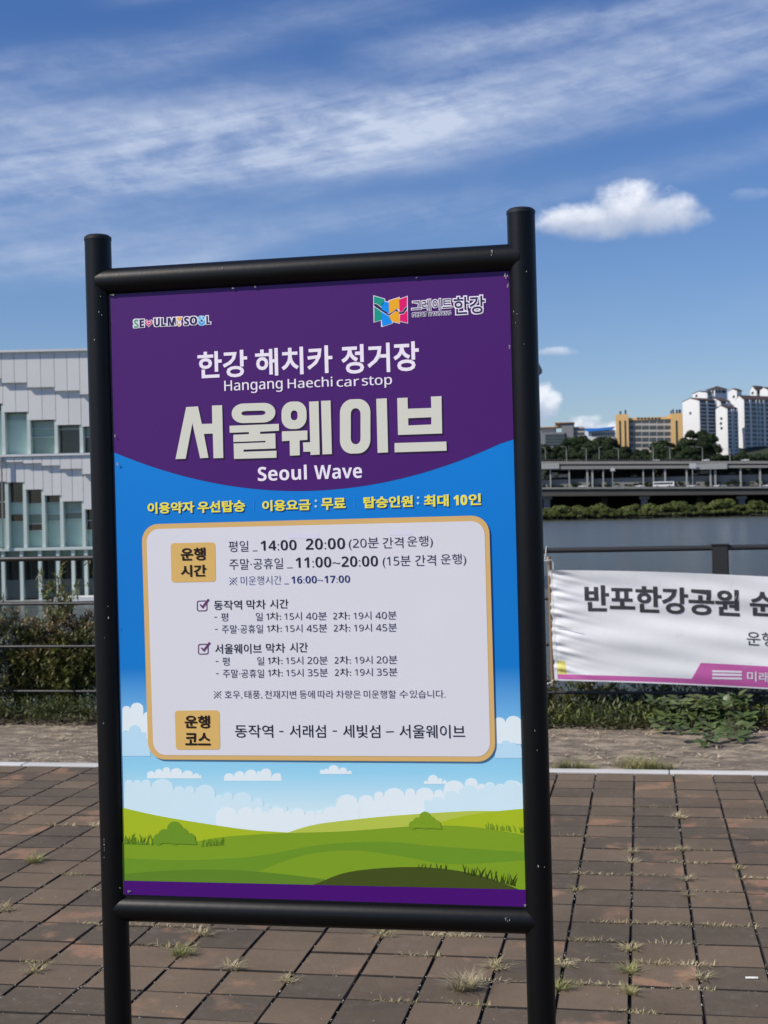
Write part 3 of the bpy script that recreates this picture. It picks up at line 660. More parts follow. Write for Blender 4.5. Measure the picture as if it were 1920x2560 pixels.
for s_, a, b_, c, d in (('호우,', 562.4, 606, 1726, 1747), ('태풍,', 612, 656, 1725.5, 1747), ('천재지변', 662.8, 741, 1725.5, 1746), ('등에', 749.3, 787.2, 1725, 1745.8), ('따라', 795, 834.2, 1725, 1745.4), ('차량은', 841.3, 902, 1725, 1745),
                        ('미운행할', 909.9, 990.2, 1724.8, 1745), ('수', 998.8, 1020.3, 1725, 1744.8), ('있습니다.', 1025, 1113.6, 1724.5, 1744.6)): text(s_, a, b_, c, d, LN, T)
for s_, a, b_, c, d in (('동작역', 588, 683.3, 1811, 1843), ('서래섬', 724.6, 814.6, 1811, 1843), ('세빛섬', 857.7, 950.6, 1811, 1843.4), ('서울웨이브', 998.8, 1162.6, 1811, 1844.5)): text(s_, a, b_, c, d, [(.003, blk, 0, 0)], T)
dash(699, 709.5, 1828, blk, 1.2); dash(832.3, 843, 1827, blk, 1.2); dash(965.5, 985, 1829, blk, 1.2)
faint = ink('faded_patch', P(194, 193, 208))
for (x0, y0, x1, y1) in ((722, 1333, 797, 1347), (975, 1328, 1031, 1338)): flat('faded_patch', [pl([(x0, y0), (x1, y0-1), (x1, y1-1), (x0, y1)])], faint, 19)
#PART2
# ================================================================== RAILING ON THE BANK
m_rail = mat('rail_paint', (.030, .029, .028), .42, spec=.5, var=.2, vscale=12, bump=.1, bscale=80)
YR = 10.3
rail = empty('railing', (0.567, YR, 0)); tag(rail, 'dark metal railing with four horizontal pipes running along the river bank', 'railing')
for z_, r_ in ((1.245, .020), (.886, .0115), (.546, .0115), (.190, .0115)):
    b = MB(); b.tube([(-22, 0, z_), (-10, 0, z_+.003), (0, 0, z_-.002), (10, 0, z_+.002), (22, 0, z_)], r_, 14); b.build('rail', m_rail, rail, True)
for k in range(-10, 11):
    b = MB(); hw_, hd = .058, .035
    b.box(-hw_, -hd+.0, -.05, hw_, hd, 1.262)
    o = b.build('railing_post', m_rail, rail)
    bv = bmesh.new(); bv.from_mesh(o.data); bmesh.ops.bevel(bv, geom=bv.edges[:], offset=.008, segments=2, affect='EDGES'); bv.to_mesh(o.data); bv.free()
    o.location = (2.0*k, 0, 0)
    c = MB(); c.box(-hw_-.006, -hd-.006, 1.262, hw_+.006, hd+.006, 1.272); c.build('post_cap', m_rail, o)

# ================================================================== BANNER
YB = 10.19
bTL, bBL = atY(1370, 1425, YB), atY(1379, 1701, YB); bTR, bBR = atY(1920, 1441, YB), atY(1920, 1723, YB)
UX = (bTR.x-bTL.x)
def bmap(px, py):
    """photograph pixel -> banner (u, v) in metres from the top left corner, v downwards negative"""
    p = atY(px, py, YB); u = p.x-bTL.x; t = u/UX
    zt = bTL.z+(bTR.z-bTL.z)*t
    return (u, p.z-zt)
BH = (bTL.z-bBL.z)
rb = random.Random(21)
wr = [(rb.uniform(-.04, .02), rb.uniform(14, 60), rb.uniform(0, 6.3), rb.uniform(.8, 3.2)) for _ in range(16)]
def bdisp(u, v):
    """cloth relief: long flat ripples, tight gathers at the hem"""
    s_ = 0
    vv = v+u*.02
    s_ += .0068*math.sin(vv*11+.5+u*.8)*min(1, u*1.5+.2) + .0038*math.sin(vv*23+1.3-u*1.9)+.0018*math.sin(vv*41+u*5+.7)
    g_ = math.exp(-abs(u-.05)/.11)
    s_ += g_*(.0045*math.sin(v*95+u*18)+.004*math.sin(v*61+2-u*9)+.0025*math.sin(v*140+u*33))
    s_ += .003*math.sin(u*21+v*6)*math.exp(-abs(u-.1)/.2)
    return s_-.012*math.exp(-u/.02)
def bpt(u, v, off=0.0):
    t = u/UX; k_ = 1+(((bTR.z-bBR.z)/BH)-1)*t
    z_ = bTL.z+(bTR.z-bTL.z)*t+v*k_+.010*math.sin(u*2.1)*(1+v/BH*.3)
    return Vector((bTL.x+u+(v/BH)*-.03*math.exp(-u/.4), YB-bdisp(u, v)-off, z_))
UE = 2.1
m_ban = bpy.data.materials.new('banner_cloth'); m_ban.use_nodes = True; q = G(m_ban.node_tree); b_ = m_ban.node_tree.nodes['Principled BSDF']
uv = q.new('ShaderNodeUVMap'); uv.uv_map = 'UVMap'; s_ = q.new('ShaderNodeSeparateXYZ'); q.put(s_.inputs[0], uv.outputs[0]); U_, V_ = s_.outputs[0], s_.outputs[1]
# V_ is metres above the lower edge, U_ metres from the left edge
cw = q.mix(q.step(q.noise(uv.outputs[0], 3, 4, .6), .4, .7), (.88, .88, .885), (.92, .92, .92))
mag, yl = (.60, .13, .40), (.80, .72, .20)
uB = lambda px: bmap(px, 1690)[0]
f_strip = q.mul(q.m('LESS_THAN', V_, .046), q.m('GREATER_THAN', V_, .010))
f_strip = q.mul(f_strip, q.m('GREATER_THAN', U_, .028))
ramp = q.m('DIVIDE', q.sub(U_, uB(1719)), uB(1752)-uB(1719))
f_trap = q.m('LESS_THAN', V_, q.m('MINIMUM', q.mul(ramp, .165), .165)); f_trap = q.mul(f_trap, q.m('GREATER_THAN', V_, .010))
f_y = q.mul(q.mul(q.m('LESS_THAN', V_, q.add(.135, q.mul(q.noise(uv.outputs[0], 14), .02))), q.m('GREATER_THAN', V_, .046)), q.mul(q.m('GREATER_THAN', U_, .030), q.m('LESS_THAN', U_, q.m('MULTIPLY_ADD', V_, -.10, .105))))
cw = q.mix(f_y, cw, yl); cw = q.mix(f_strip, cw, mag); cw = q.mix(f_trap, cw, mag)
cw = q.mix(q.mul(q.step(q.noise(uv.outputs[0], 9, 5, .7), .55, .8), .22), cw, (.45, .43, .40))
q.put(b_.inputs['Base Color'], cw); b_.inputs['Roughness'].default_value = .55; b_.inputs['Specular IOR Level'].default_value = .35
tr = q.new('ShaderNodeBsdfTranslucent'); q.put(tr.inputs[0], cw); mx = q.new('ShaderNodeMixShader'); mx.inputs[0].default_value = .10
m_ban.node_tree.links.new(b_.outputs[0], mx.inputs[1]); m_ban.node_tree.links.new(tr.outputs[0], mx.inputs[2]); m_ban.node_tree.links.new(mx.outputs[0], m_ban.node_tree.nodes['Material Output'].inputs[0])
ban = empty('banner', (bTL.x, YB, 0)); tag(ban, 'long white cloth banner with big black Korean lettering and magenta foot, tied to the railing', 'banner')
NU, NV = 210, 110
vs, fs, uvs = [], [], []
for i in range(NU+1):
    u = UE*(i/NU)**1.25
    for j in range(NV+1):
        v = -BH*j/NV; p = bpt(u, v); vs.append((p.x-bTL.x, p.y-YB, p.z)); uvs.append((u, BH+v))
for i in range(NU):
    for j in range(NV): a = i*(NV+1)+j; fs.append((a, a+1, a+NV+2, a+NV+1))
me = bpy.data.meshes.new('cloth'); me.from_pydata(vs, [], fs); me.materials.append(m_ban); ul = me.uv_layers.new(name='UVMap')
for li, l in enumerate(me.loops): ul.data[li].uv = uvs[l.vertex_index]
me.polygons.foreach_set('use_smooth', [True]*len(fs)); obj('cloth', me, None, ban)
hem = MB()
for j in range(60):
    v0, v1 = -BH*j/60, -BH*(j+1)/60
    p = [bpt(.0, v0, .0015), bpt(.0, v1, .0015), bpt(.026, v1, .0015), bpt(.026, v0, .0015)]
    hem.poly([(a.x-bTL.x, a.y-YB-.0005, a.z) for a in p])
hem.build('hem', mat('banner_hem', (.72, .72, .72), .6, trans=.2), ban, True)
def ban_text(s_, xl, xr, yt, yb, off, m, lift=.0022, name='lettering'):
    uL, vT = bmap(xl, yt); _, vB = bmap(xl, yb); uR, _ = bmap(xr, yt)
    V, Fs = glyphs(s_, off); mp_ = fit_map(V, uL, uR, vT, vB)
    bm = bmesh.new(); vv = [bm.verts.new((*mp_(p), 0)) for p in V]
    for f_ in Fs:
        try: bm.faces.new([vv[k_] for k_ in f_])
        except ValueError: pass
    bmesh.ops.triangulate(bm, faces=bm.faces[:])
    for _ in range(3):
        L = [e for e in bm.edges if e.calc_length() > .018]
        if not L: break
        bmesh.ops.subdivide_edges(bm, edges=L, cuts=1)
    for v in bm.verts:
        p = bpt(v.co.x, v.co.y, lift); v.co = (p.x-bTL.x, p.y-YB, p.z)
    me = bpy.data.meshes.new(name); bm.to_mesh(me); bm.free(); return obj(name, me, m, ban)
m_bt = mat('banner_ink', (.045, .045, .05), .6); m_bw = mat('banner_white_ink', (.75, .70, .76), .6)
Zb = lambda X, Y: (1320+X*.36166, 1250+Y*.36166)
def bt(s_, X0, X1, Y0, Y1, off, m, lift=.0022): a, c = Zb(X0, Y0); d, e = Zb(X1, Y1); ban_text(s_, a, d, c, e, off, m, lift)
for dx_, of_ in ((-2.2, .0022), (2.2, .0026)): bt('반포한강공원', 388+dx_, 1457+dx_, 592, 776, .024, m_bt, of_)
for dx_, of_ in ((-2.2, .0022), (2.2, .0026)): bt('순환', 1532+dx_, 1890+dx_, 627, 802, .024, m_bt, of_)
bt('운행', 1510, 1705, 912, 1008, .006, m_bt)
bt('미래', 1512, 1665, 1188, 1258, .02, m_bw)
for y0 in (1184, 1206, 1231):
    mb = MB()
    for i in range(24):
        X0, X1 = 1272+206*i/24, 1272+206*(i+1)/24
        q_ = [bpt(*bmap(*Zb(x, y)), .002) for x, y in ((X0, y0+15+(X0-1272)*.012), (X1, y0+15+(X1-1272)*.012), (X1, y0+(X1-1272)*.012), (X0, y0+(X0-1272)*.012))]
        mb.poly([(a.x-bTL.x, a.y-YB, a.z) for a in q_])
    mb.build('white_stripe', m_bw, ban)
# the wooden batten in the hem and the white ties
m_wood = mat('raw_wood', (.24, .16, .10), .8, var=.35, vscale=30, bump=.3, bscale=120, stretch=(1, 1, .1))
b = MB(); t_, e_ = atY(1372.5, 1392, YB+.02), atY(1382, 1716, YB+.02)
b.tube([(t_.x-bTL.x, .02, t_.z), (e_.x-bTL.x, .02, e_.z)], .0135, 10); b.build('wooden_batten', m_wood, ban, True)
m_cord = mat('white_cord', (.72, .72, .70), .8)
def cord(pts, r_=.0028):
    b = MB(); b.tube([(p.x-bTL.x, p.y-YB, p.z) for p in pts], r_, 6); b.build('tie_cord', m_cord, ban, True)
def rp(px, py, Y): return atY(px, py, Y)
cord([rp(1362, 1398, YB), rp(1364, 1385, YB+.02), rp(1365, 1372, YB+.06), rp(1366, 1366, YR), rp(1368, 1378, YR+.03), rp(1368, 1396, YR), rp(1366, 1402, YB)])
cord([rp(1358, 1402, YB), rp(1368, 1401, YB-.01), rp(1378, 1400, YB-.005), rp(1383, 1406, YB), rp(1383, 1424, YB-.01)])
cord([rp(1376, 1551, YB-.03), rp(1400, 1556, YB-.03), rp(1425, 1564, YB-.035), rp(1450, 1573, YB-.03)], .0018)
cord([rp(1384, 1700, YB-.02), rp(1378, 1705, YB-.01), rp(1370, 1710, YB), rp(1364, 1704, YB+.06), rp(1362, 1722, YR)])

# ================================================================== PLANTS ALONG THE RAILING
def leaf_mat(name, col, col2, rnd=.25, tr_=.25, rough=.5):
    m = mat(name, col, rough, spec=.4, var=.3, vscale=9, col2=col2, c2t=(.4, .65), c2scale=3.5, rnd=rnd, trans=tr_, coord='World'); return m
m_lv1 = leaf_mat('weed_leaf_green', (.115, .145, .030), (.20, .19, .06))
m_lv2 = leaf_mat('weed_leaf_olive', (.15, .155, .05), (.25, .20, .10))
m_lv3 = leaf_mat('vine_leaf', (.075, .118, .036), (.115, .15, .055), .3, .22, .4)
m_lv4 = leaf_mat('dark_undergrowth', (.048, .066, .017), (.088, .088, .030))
m_stem = mat('weed_stem', (.13, .10, .05), .8, var=.3, rnd=.3)
m_seed = leaf_mat('seed_head', (.20, .12, .075), (.30, .21, .13), .2, .2)
def leafq(mb, p, d, up, L, w):
    """pointed leaf, folded on the midrib: four triangles"""
    d = d.normalized(); s_ = d.cross(up)
    if s_.length < 1e-4: s_ = d.orthogonal()
    s_.normalize(); n_ = s_.cross(d)
    a, c = p, p+d*L; ml = p+d*L*.42+s_*w/2+n_*w*.16; mr = p+d*L*.42-s_*w/2+n_*w*.16; mm = p+d*L*.45
    n0 = len(mb.v); mb.v += [tuple(x) for x in (a, ml, c, mr, mm)]
    mb.f += [(n0, n0+4, n0+1), (n0+1, n0+4, n0+2), (n0, n0+3, n0+4), (n0+3, n0+2, n0+4)]; mb.mi += [0]*4
def rvec(r, zlo=-1, zhi=1):
    a = r.uniform(0, 6.283); z_ = r.uniform(zlo, zhi); k_ = math.sqrt(max(0, 1-z_*z_)); return Vector((k_*math.cos(a), k_*math.sin(a), z_))
def make_weed(seed, H, spread, nb, leaflen, leafw, ml, seedy=0.0, lean=.12, per=26):
    r = random.Random(seed); root = empty('tall_weed'); st, lf, sdm = MB(), MB(), MB()
    for s_ in range(r.randint(2, 4)):
        h = H*r.uniform(.65, 1); a = r.uniform(0, 6.28); off = Vector((math.cos(a), math.sin(a), 0))*spread*.15
        cur = [off]; d = Vector((r.uniform(-lean, lean), r.uniform(-lean, lean), 1)).normalized()
        for k in range(8): d = (d+rvec(r)*.09).normalized(); d.z = abs(d.z); cur.append(cur[-1]+d*h/8)
        st.tube(cur, [.005*(1-k/11) for k in range(9)], 5)
        for k in range(nb):
            t = r.uniform(.12, 1); i = min(7, int(t*8)); p = cur[i].lerp(cur[i+1], t*8-i)
            bd = rvec(r, .1, .8); L = spread*r.uniform(.3, 1)*(1.15-t*.75); q_ = [p, p+bd*L*.5, p+bd*L+Vector((0, 0, L*.12))]
            st.tube(q_, [.0025, .0018, .0008], 4)
            for _ in range(per):
                w_ = r.uniform(.08, 1); pp = q_[0].lerp(q_[1], w_*2) if w_ < .5 else q_[1].lerp(q_[2], w_*2-1)
                tgt = sdm if r.random() < seedy*t else lf
                k_ = .45 if tgt is sdm else 1
                leafq(tgt, pp, (bd*.5+rvec(r)*.9), Vector((0, 0, 1)), leaflen*r.uniform(.6, 1.25)*k_, leafw*r.uniform(.7, 1.2)*(1.3 if k_ < 1 else 1))
    st.build('stem', m_stem, root); lf.build('foliage', ml, root)
    if sdm.f: sdm.build('seed_heads', m_seed, root)['kind'] = 'stuff'
    return root
protos = [make_weed(1, 1.0, .34, 16, .05, .012, m_lv1, .25), make_weed(2, .78, .34, 16, .045, .014, m_lv2, .45), make_weed(3, 1.18, .30, 13, .055, .009, m_lv1, .3, .18),
          make_weed(4, .62, .36, 18, .05, .018, m_lv1, 0), make_weed(5, .9, .25, 12, .04, .010, m_lv2, .8, .2)]
rp_ = random.Random(12)
first = [True]*5
def put_weed(k, x, y, s_, label):
    o = protos[k] if first[k] else copy_tree(protos[k]); first[k] = False
    o.location = (x, y, -.03 if y < 10.75 else -.03-(y-10.75)*.39); o.rotation_euler.z = rp_.uniform(0, 6.28); o.scale = (s_, s_, s_*rp_.uniform(.9, 1.1))
    tag(o, label, 'weed', 'tall weeds growing along the railing')
WL = {'l': 'tall spindly wild weed growing through the railing left of the notice sign', 'm': 'wild weed growing behind the notice sign along the railing', 'r': 'low leafy weed growing at the railing below the white banner'}
spots = []
x = -5.4
while x < -3.3: spots.append((rp_.choice((0, 1, 2, 4)), x, rp_.uniform(10.5, 11.0), rp_.uniform(1.05, 1.35), 'l')); x += .075
x = -5.3
while x < -3.3: spots.append((rp_.choice((3, 1)), x, rp_.uniform(10.48, 10.62), rp_.uniform(1.1, 1.45), 'l')); x += .10
x = -3.3
while x < -.8: spots.append((rp_.choice((0, 1, 3, 4)), x, rp_.uniform(10.0, 10.8), rp_.uniform(.6, .9), 'm')); x += .24
x = -.9
while x < 0.15: spots.append((rp_.choice((3, 3, 1)), x, rp_.uniform(10.42, 10.6), rp_.uniform(.45, .62)*(1.1 if x < -.3 else 1), 'r')); x += .09
while x < 1.9: spots.append((3, x, rp_.uniform(10.42, 10.7), rp_.uniform(.5, .65), 'r')); x += .13
KW = {0: 'feathery green', 1: 'brownish mixed', 2: 'tallest thin green', 3: 'bushy green', 4: 'brown seeding'}
for s_ in spots: put_weed(s_[0], s_[1], s_[2], s_[3], KW[s_[0]]+' '+WL[s_[4]].replace('tall spindly ', '').replace('low leafy ', 'low '))
for k in range(5):
    if first[k]: bpy.data.objects.remove(protos[k])
# matted undergrowth, nobody could count its leaves
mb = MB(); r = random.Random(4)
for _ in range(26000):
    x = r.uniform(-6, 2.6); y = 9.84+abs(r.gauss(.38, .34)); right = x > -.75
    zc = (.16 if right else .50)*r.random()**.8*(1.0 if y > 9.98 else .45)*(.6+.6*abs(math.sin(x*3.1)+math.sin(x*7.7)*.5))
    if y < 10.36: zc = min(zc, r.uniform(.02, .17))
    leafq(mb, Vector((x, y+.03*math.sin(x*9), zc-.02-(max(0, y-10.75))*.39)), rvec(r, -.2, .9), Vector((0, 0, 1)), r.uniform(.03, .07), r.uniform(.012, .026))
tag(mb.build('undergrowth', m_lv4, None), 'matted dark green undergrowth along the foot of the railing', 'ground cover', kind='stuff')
mb = MB()
for _ in range(9000):
    x = r.uniform(-6, 2.6); y = 9.88+abs(r.gauss(.3, .25)); right = x > -.75
    zc = (.20 if right else .62)*r.random()*(.55+.6*abs(math.sin(x*2.3+1)+math.sin(x*6.1)*.5))
    if y < 10.36 and (x < -.75 or r.random() < .3): continue
    if y < 10.36: zc = min(zc, r.uniform(.02, .17))
    leafq(mb, Vector((x, y, zc)), rvec(r, .0, .95), Vector((0, 0, 1)), r.uniform(.03, .075), r.uniform(.008, .02))
tag(mb.build('meadow_plants', m_lv1, None), 'brighter green wild plants mixed into the undergrowth by the railing', 'ground cover', kind='stuff')
# broad-leaved vine spilling over the strip under the banner
vine = empty('broad_leaved_vine', (.35, 9.95, 0)); tag(vine, 'broad-leaved bright green creeper spilling onto the soil strip under the banner', 'vine')
lms = []
for k in range(5):
    mb = MB(); L, w = 1.0, .52+.04*k; r2 = random.Random(k)
    n = 6; Vv = []
    prof_ = [(0, .02), (.14, .62), (.34, 1), (.58, .84), (.8, .45), (1, .0)]
    for (t, w_) in prof_:
        droop = -.16*t*t
        for s_ in (-1, 0, 1): Vv.append((t*L, s_*w/2*w_, droop+(.09*w_ if s_ else 0)*.9+r2.uniform(-.012, .012)))
    for i in range(5):
        for j in range(2): a = i*3+j; mb.f.append((a, a+3, a+4, a+1)); mb.mi.append(0)
    mb.v = Vv; me = mb.mesh('leaf', [m_lv3], True); lms.append(me)
r = random.Random(31); cl = []; stm = MB()
outline = [(1640, 1790), (1660, 1812), (1690, 1800), (1700, 1830), (1715, 1850), (1735, 1846), (1745, 1822), (1762, 1848), (1790, 1845), (1810, 1855), (1835, 1850), (1850, 1838), (1870, 1812), (1868, 1790), (1878, 1780)]
cnt = nleaf = 0
while cnt < 72:
    px = r.uniform(1632, 1880); py = r.uniform(1742, 1854)
    # keep to the blob seen in the photograph
    lo = 1815+ (px-1640)*.35 if px < 1740 else 1850-(max(0, px-1850))*1.3
    if py > lo: continue
    yy = 10.12-(py-1722)/130*.42
    p = atY(px, py, yy)
    if p.z < .02: p = atZ(px, py, .03)
    base_d = Vector((r.uniform(-.5, .5), -1, r.uniform(-.3, .35))).normalized()
    n = r.choice((3, 5, 5, 4))
    for i in range(n):
        if nleaf >= 297: break
        ang = (i-(n-1)/2)*R(r.uniform(40, 58)); d = Matrix.Rotation(ang, 3, Vector((0, -.5, .85)).normalized()) @ base_d
        nleaf += 1
        o = bpy.data.objects.new('leaf', lms[r.randrange(5)]); COL.objects.link(o); o.parent = vine
        L = r.uniform(.070, .112)*(1.15 if i == n//2 else .95)
        zz = (Vector((r.uniform(-.3, .3), -.35, 1))).normalized(); yv = zz.cross(d).normalized(); zz = d.cross(yv).normalized()
        M = Matrix(((d.x, yv.x, zz.x), (d.y, yv.y, zz.y), (d.z, yv.z, zz.z))).to_4x4()
        o.matrix_local = Matrix.Translation(p-vine.location+d*.012) @ M @ Matrix.Diagonal((L, L, L, 1))
    e = Vector((p.x*.7+.12, 10.35, max(.12, p.z-.02))); stm.tube([p-vine.location, (p.lerp(e, .5)+Vector((0, 0, .02)))-vine.location, e-vine.location], [.0010, .0012, .0018], 5)
    cnt += 1
o = stm.build('stems', m_stem, vine)
# ---- dry litter on the strip
m_lit = mat('dry_litter', (.52, .42, .29), .9, var=.5, vscale=2.2, coord='World', trans=.15)
m_lit2 = mat('pale_chips', (.5, .47, .42), .9, var=.4, vscale=3, coord='World')
mb = MB(); r = random.Random(8)
for _ in range(7000):
    x = r.uniform(-6, 3); y = 8.27+r.random()**1.2*1.75
    if math.sin(x*5+y*3)+math.sin(x*2.3-y*7)+r.uniform(-1.6, 1.6) < 0: continue
    d = Vector((r.gauss(0, 1), r.gauss(0, .6), r.uniform(0, .25))).normalized(); leafq(mb, Vector((x, y, .0)), d, Vector((0, 0, 1)), r.uniform(.015, .07), r.uniform(.004, .016))
tag(mb.build('leaf_litter', m_lit, None), 'dry pale leaf and twig litter scattered over the soil strip', 'litter', kind='stuff')
# ---- grasses in the joints
m_dry = leaf_mat('dry_grass', (.40, .34, .17), (.52, .45, .28), .25, .2, .7); m_grn = leaf_mat('green_grass', (.24, .25, .08), (.42, .38, .17), .2, .25, .6)
def tuft_mesh(seed, n, h, spread, m, flatn=.5):
    r = random.Random(seed); mb = MB()
    for _ in range(n):
        a = r.uniform(0, 6.283); out = Vector((math.cos(a), math.sin(a), 0)); L = h*r.uniform(.4, 1.2); p = out*r.uniform(0, min(spread, .06)*.3)
        if spread > .2: p.y *= .3
        p.x += r.uniform(-.4, .4)*spread
        u = (out*r.uniform(flatn*.5, flatn*1.6)+Vector((0, 0, 1))).normalized(); s_ = Vector((-out.y, out.x, 0)); w = r.uniform(.0009, .0021)
        q1 = p+u*L*.5; q2 = p+u*L+out*L*.25-Vector((0, 0, L*.22))
        mb.poly([p-s_*w, p+s_*w, q1+s_*w*.8, q1-s_*w*.8]); mb.poly([q1-s_*w*.8, q1+s_*w*.8, q2])
    return mb.mesh('grass_tuft', [m])
tm = {'d': [tuft_mesh(i, 70, .050, .050, m_dry, 1.1) for i in range(4)], 's': [tuft_mesh(10+i, 60, .032, .22, m_dry, 1.2) for i in range(4)],
      'g': [tuft_mesh(20+i, 110, .060, .055, m_grn, .9) for i in range(3)], 'k': [tuft_mesh(30+i, 110, .095, .16, m_grn, .5) for i in range(3)], 'x': [tuft_mesh(41, 190, .095, .075, m_dry, .8)]}
Z6b = lambda X, Y: (1360+X*.33755, 1900+Y*.33755)
Z3b = lambda X, Y: (X*.29837, 1900+Y*.29837)
Z7b = lambda X, Y: (750+X*.3918, 1800+Y*.3918)
Z5b = lambda X, Y: (200+X*.3889, 1700+Y*.3889)
T_ = [('s', Z6b(780, 355)), ('d', Z6b(1000, 425)), ('s', Z6b(170, 572)), ('d', Z6b(665, 680)), ('d', Z6b(655, 755)), ('d', Z6b(1030, 665)), ('s', Z6b(1180, 700)), ('s', Z6b(930, 690)),
      ('s', Z6b(1060, 792)), ('d', Z6b(1455, 805)), ('d', Z6b(1060, 885)), ('s', Z6b(340, 868)), ('s', Z6b(740, 885)), ('s', Z6b(1580, 918)), ('d', Z6b(240, 965)), ('d', Z6b(1065, 1005)), ('s', Z6b(1230, 1028)),
      ('s', Z6b(530, 1258)), ('s', Z6b(930, 1278)), ('s', Z6b(1390, 1300)), ('s', Z6b(340, 1400)), ('d', Z6b(660, 1405)), ('s', Z6b(990, 1430)), ('g', Z6b(655, 1575)), ('d', Z6b(1130, 1615)), ('s', Z6b(910, 1592)), ('s', Z6b(1035, 1598)),
      ('g', Z6b(120, 1700)), ('s', Z6b(240, 1745)), ('s', Z6b(450, 1748)), ('g', Z6b(640, 1725)), ('s', Z6b(1100, 1770)), ('s', Z6b(1580, 465)), ('d', Z6b(150, 1520)), ('s', Z6b(190, 1565)), ('s', Z6b(660, 1950)),
      ('s', Z3b(200, 468)), ('d', Z3b(740, 552)), ('s', Z3b(560, 530)), ('g', Z3b(330, 855)), ('s', Z3b(620, 920)), ('s', Z3b(520, 1000)), ('d', Z3b(90, 1255)), ('s', Z3b(790, 1138)), ('d', Z3b(310, 1770)), ('s', Z3b(180, 1780)), ('s', Z3b(690, 1430)),
      ('x', Z7b(1050, 1720)), ('s', Z7b(1220, 1735)), ('d', Z7b(535, 1380)), ('s', Z7b(1000, 1425)), ('d', Z7b(1250, 1580)), ('s', Z7b(760, 1555)), ('s', Z7b(545, 1860)), ('s', Z7b(1090, 1890)), ('s', Z7b(920, 1400)),
      ('s', Z5b(600, 1630)), ('d', Z5b(820, 1638)), ('g', Z5b(640, 1765)), ('s', Z5b(500, 1765)), ('s', Z5b(390, 1620)), ('d', Z5b(1000, 1850)), ('d', Z5b(1300, 1930))]
GL = {'d': 'small straw-coloured grass tuft growing where paver joints cross', 's': 'low flattened strip of dry grass in a narrow joint between pavers', 'g': 'fresher green grass tuft rooted in a paver joint'}
r = random.Random(77)
for i, (k, (px, py)) in enumerate(T_):
    p = atZ(px, py, 0)
    o = bpy.data.objects.new('dry_grass_clump' if k == 'x' else 'grass_tuft', r.choice(tm[k])); COL.objects.link(o)
    # root it in the nearest joint
    gx = round((p.x+.064)/.22)*.22-.064
    x = gx if k in 'dgx' else p.x
    if k == 'x': x = p.x
    if k == 's': p.y = 8.13-.016-round((8.114-p.y)/PL)*PL
    o.location = (x, p.y, -.006); o.rotation_euler.z = r.uniform(-.5, .5)*(.1 if k == 's' else 1)+(math.pi if r.random() < .5 else 0); s_ = r.uniform(.75, 1.15); o.scale = (s_, s_, s_)
    if k == 'x': tag(o, 'largest dry grass clump on the paving, seen under the sign next to its right leg', 'grass')
    else: tag(o, GL[k], 'grass', {'d': 'straw grass tufts at joint crossings', 's': 'flattened dry grass in narrow joints', 'g': 'green tufts in the joints'}[k])
KL = 'green and straw grass tuft growing against the back of the pale kerb'
for (X, Y, s_) in ((110, 62, .8), (200, 60, 1), (290, 62, .7), (620, 50, 1.1), (690, 62, 1.2), (760, 64, 1), (830, 66, .8), (900, 68, .8), (360, 100, .5)):
    px, py = Z6b(X, Y); p = atZ(px, py, 0); o = bpy.data.objects.new('grass_tuft', r.choice(tm['k'])); COL.objects.link(o)
    o.location = (p.x, max(8.24, p.y), -.005); o.scale = (s_,)*3; o.rotation_euler.z = r.uniform(-.4, .4); tag(o, KL, 'grass', 'grass tufts along the kerb')
# thin dry tufts at the foot of every joint: uncountable wisps, plus grit in the joints
mb = MB(); r = random.Random(91)
for _ in range(2600):
    if r.random() < .65: x = round(r.uniform(-16, 8))*.22-.064+r.gauss(0, .003); y = r.uniform(3.6, 8.1)
    else: x = r.uniform(-3.6, 1.7); y = 8.13-.016-round(r.uniform(0, 19))*PL+r.gauss(0, .002)
    s_ = r.uniform(.0012, .0032); z_ = -.006+s_
    c = Vector((x, y, z_)); pts = [c+Vector(v)*s_ for v in ((1, 0, 0), (0, 1, 0), (-1, 0, 0), (0, -1, 0), (0, 0, 1))]
    n0 = len(mb.v); mb.v += [tuple(p) for p in pts]; mb.f += [(n0, n0+1, n0+4), (n0+1, n0+2, n0+4), (n0+2, n0+3, n0+4), (n0+3, n0, n0+4)]; mb.mi += [0]*4
for _ in range(420):
    x = r.uniform(-3.6, 1.7); y = r.uniform(3.8, 8.1); s_ = r.uniform(.001, .0026); c = Vector((x, y, s_*.4))
    pts = [c+Vector(v)*s_ for v in ((1, 0, 0), (0, 1, 0), (-1, 0, 0), (0, -1, 0), (0, 0, 1))]
    n0 = len(mb.v); mb.v += [tuple(p) for p in pts]; mb.f += [(n0, n0+1, n0+4), (n0+1, n0+2, n0+4), (n0+2, n0+3, n0+4), (n0+3, n0, n0+4)]; mb.mi += [0]*4
tag(mb.build('joint_grit', m_lit2, None), 'pale grit lying in the paving joints and on the pavers', 'grit', kind='stuff')
p0, p1 = atZ(1864, 2444.5, .004), atZ(1895, 2445, .004)
cg = MB(); cg.tube([p0, p0.lerp(p1, .72)], .0038, 12); cg2 = MB(); cg2.tube([p0.lerp(p1, .72), p1], .0039, 12)
ce = empty('cigarette_butt', (p0.x, p0.y, 0)); 
for q_, nm, m in ((cg, 'paper', mat('white_paper', (.8, .8, .78), .8)), (cg2, 'filter_tip', mat('filter', (.72, .66, .56), .8))):
    o = q_.build(nm, m, ce, True); o.matrix_local = Matrix.Translation((-p0.x, -p0.y, 0))
tag(ce, 'small white cigarette end lying on the pavers near the right edge', 'litter')

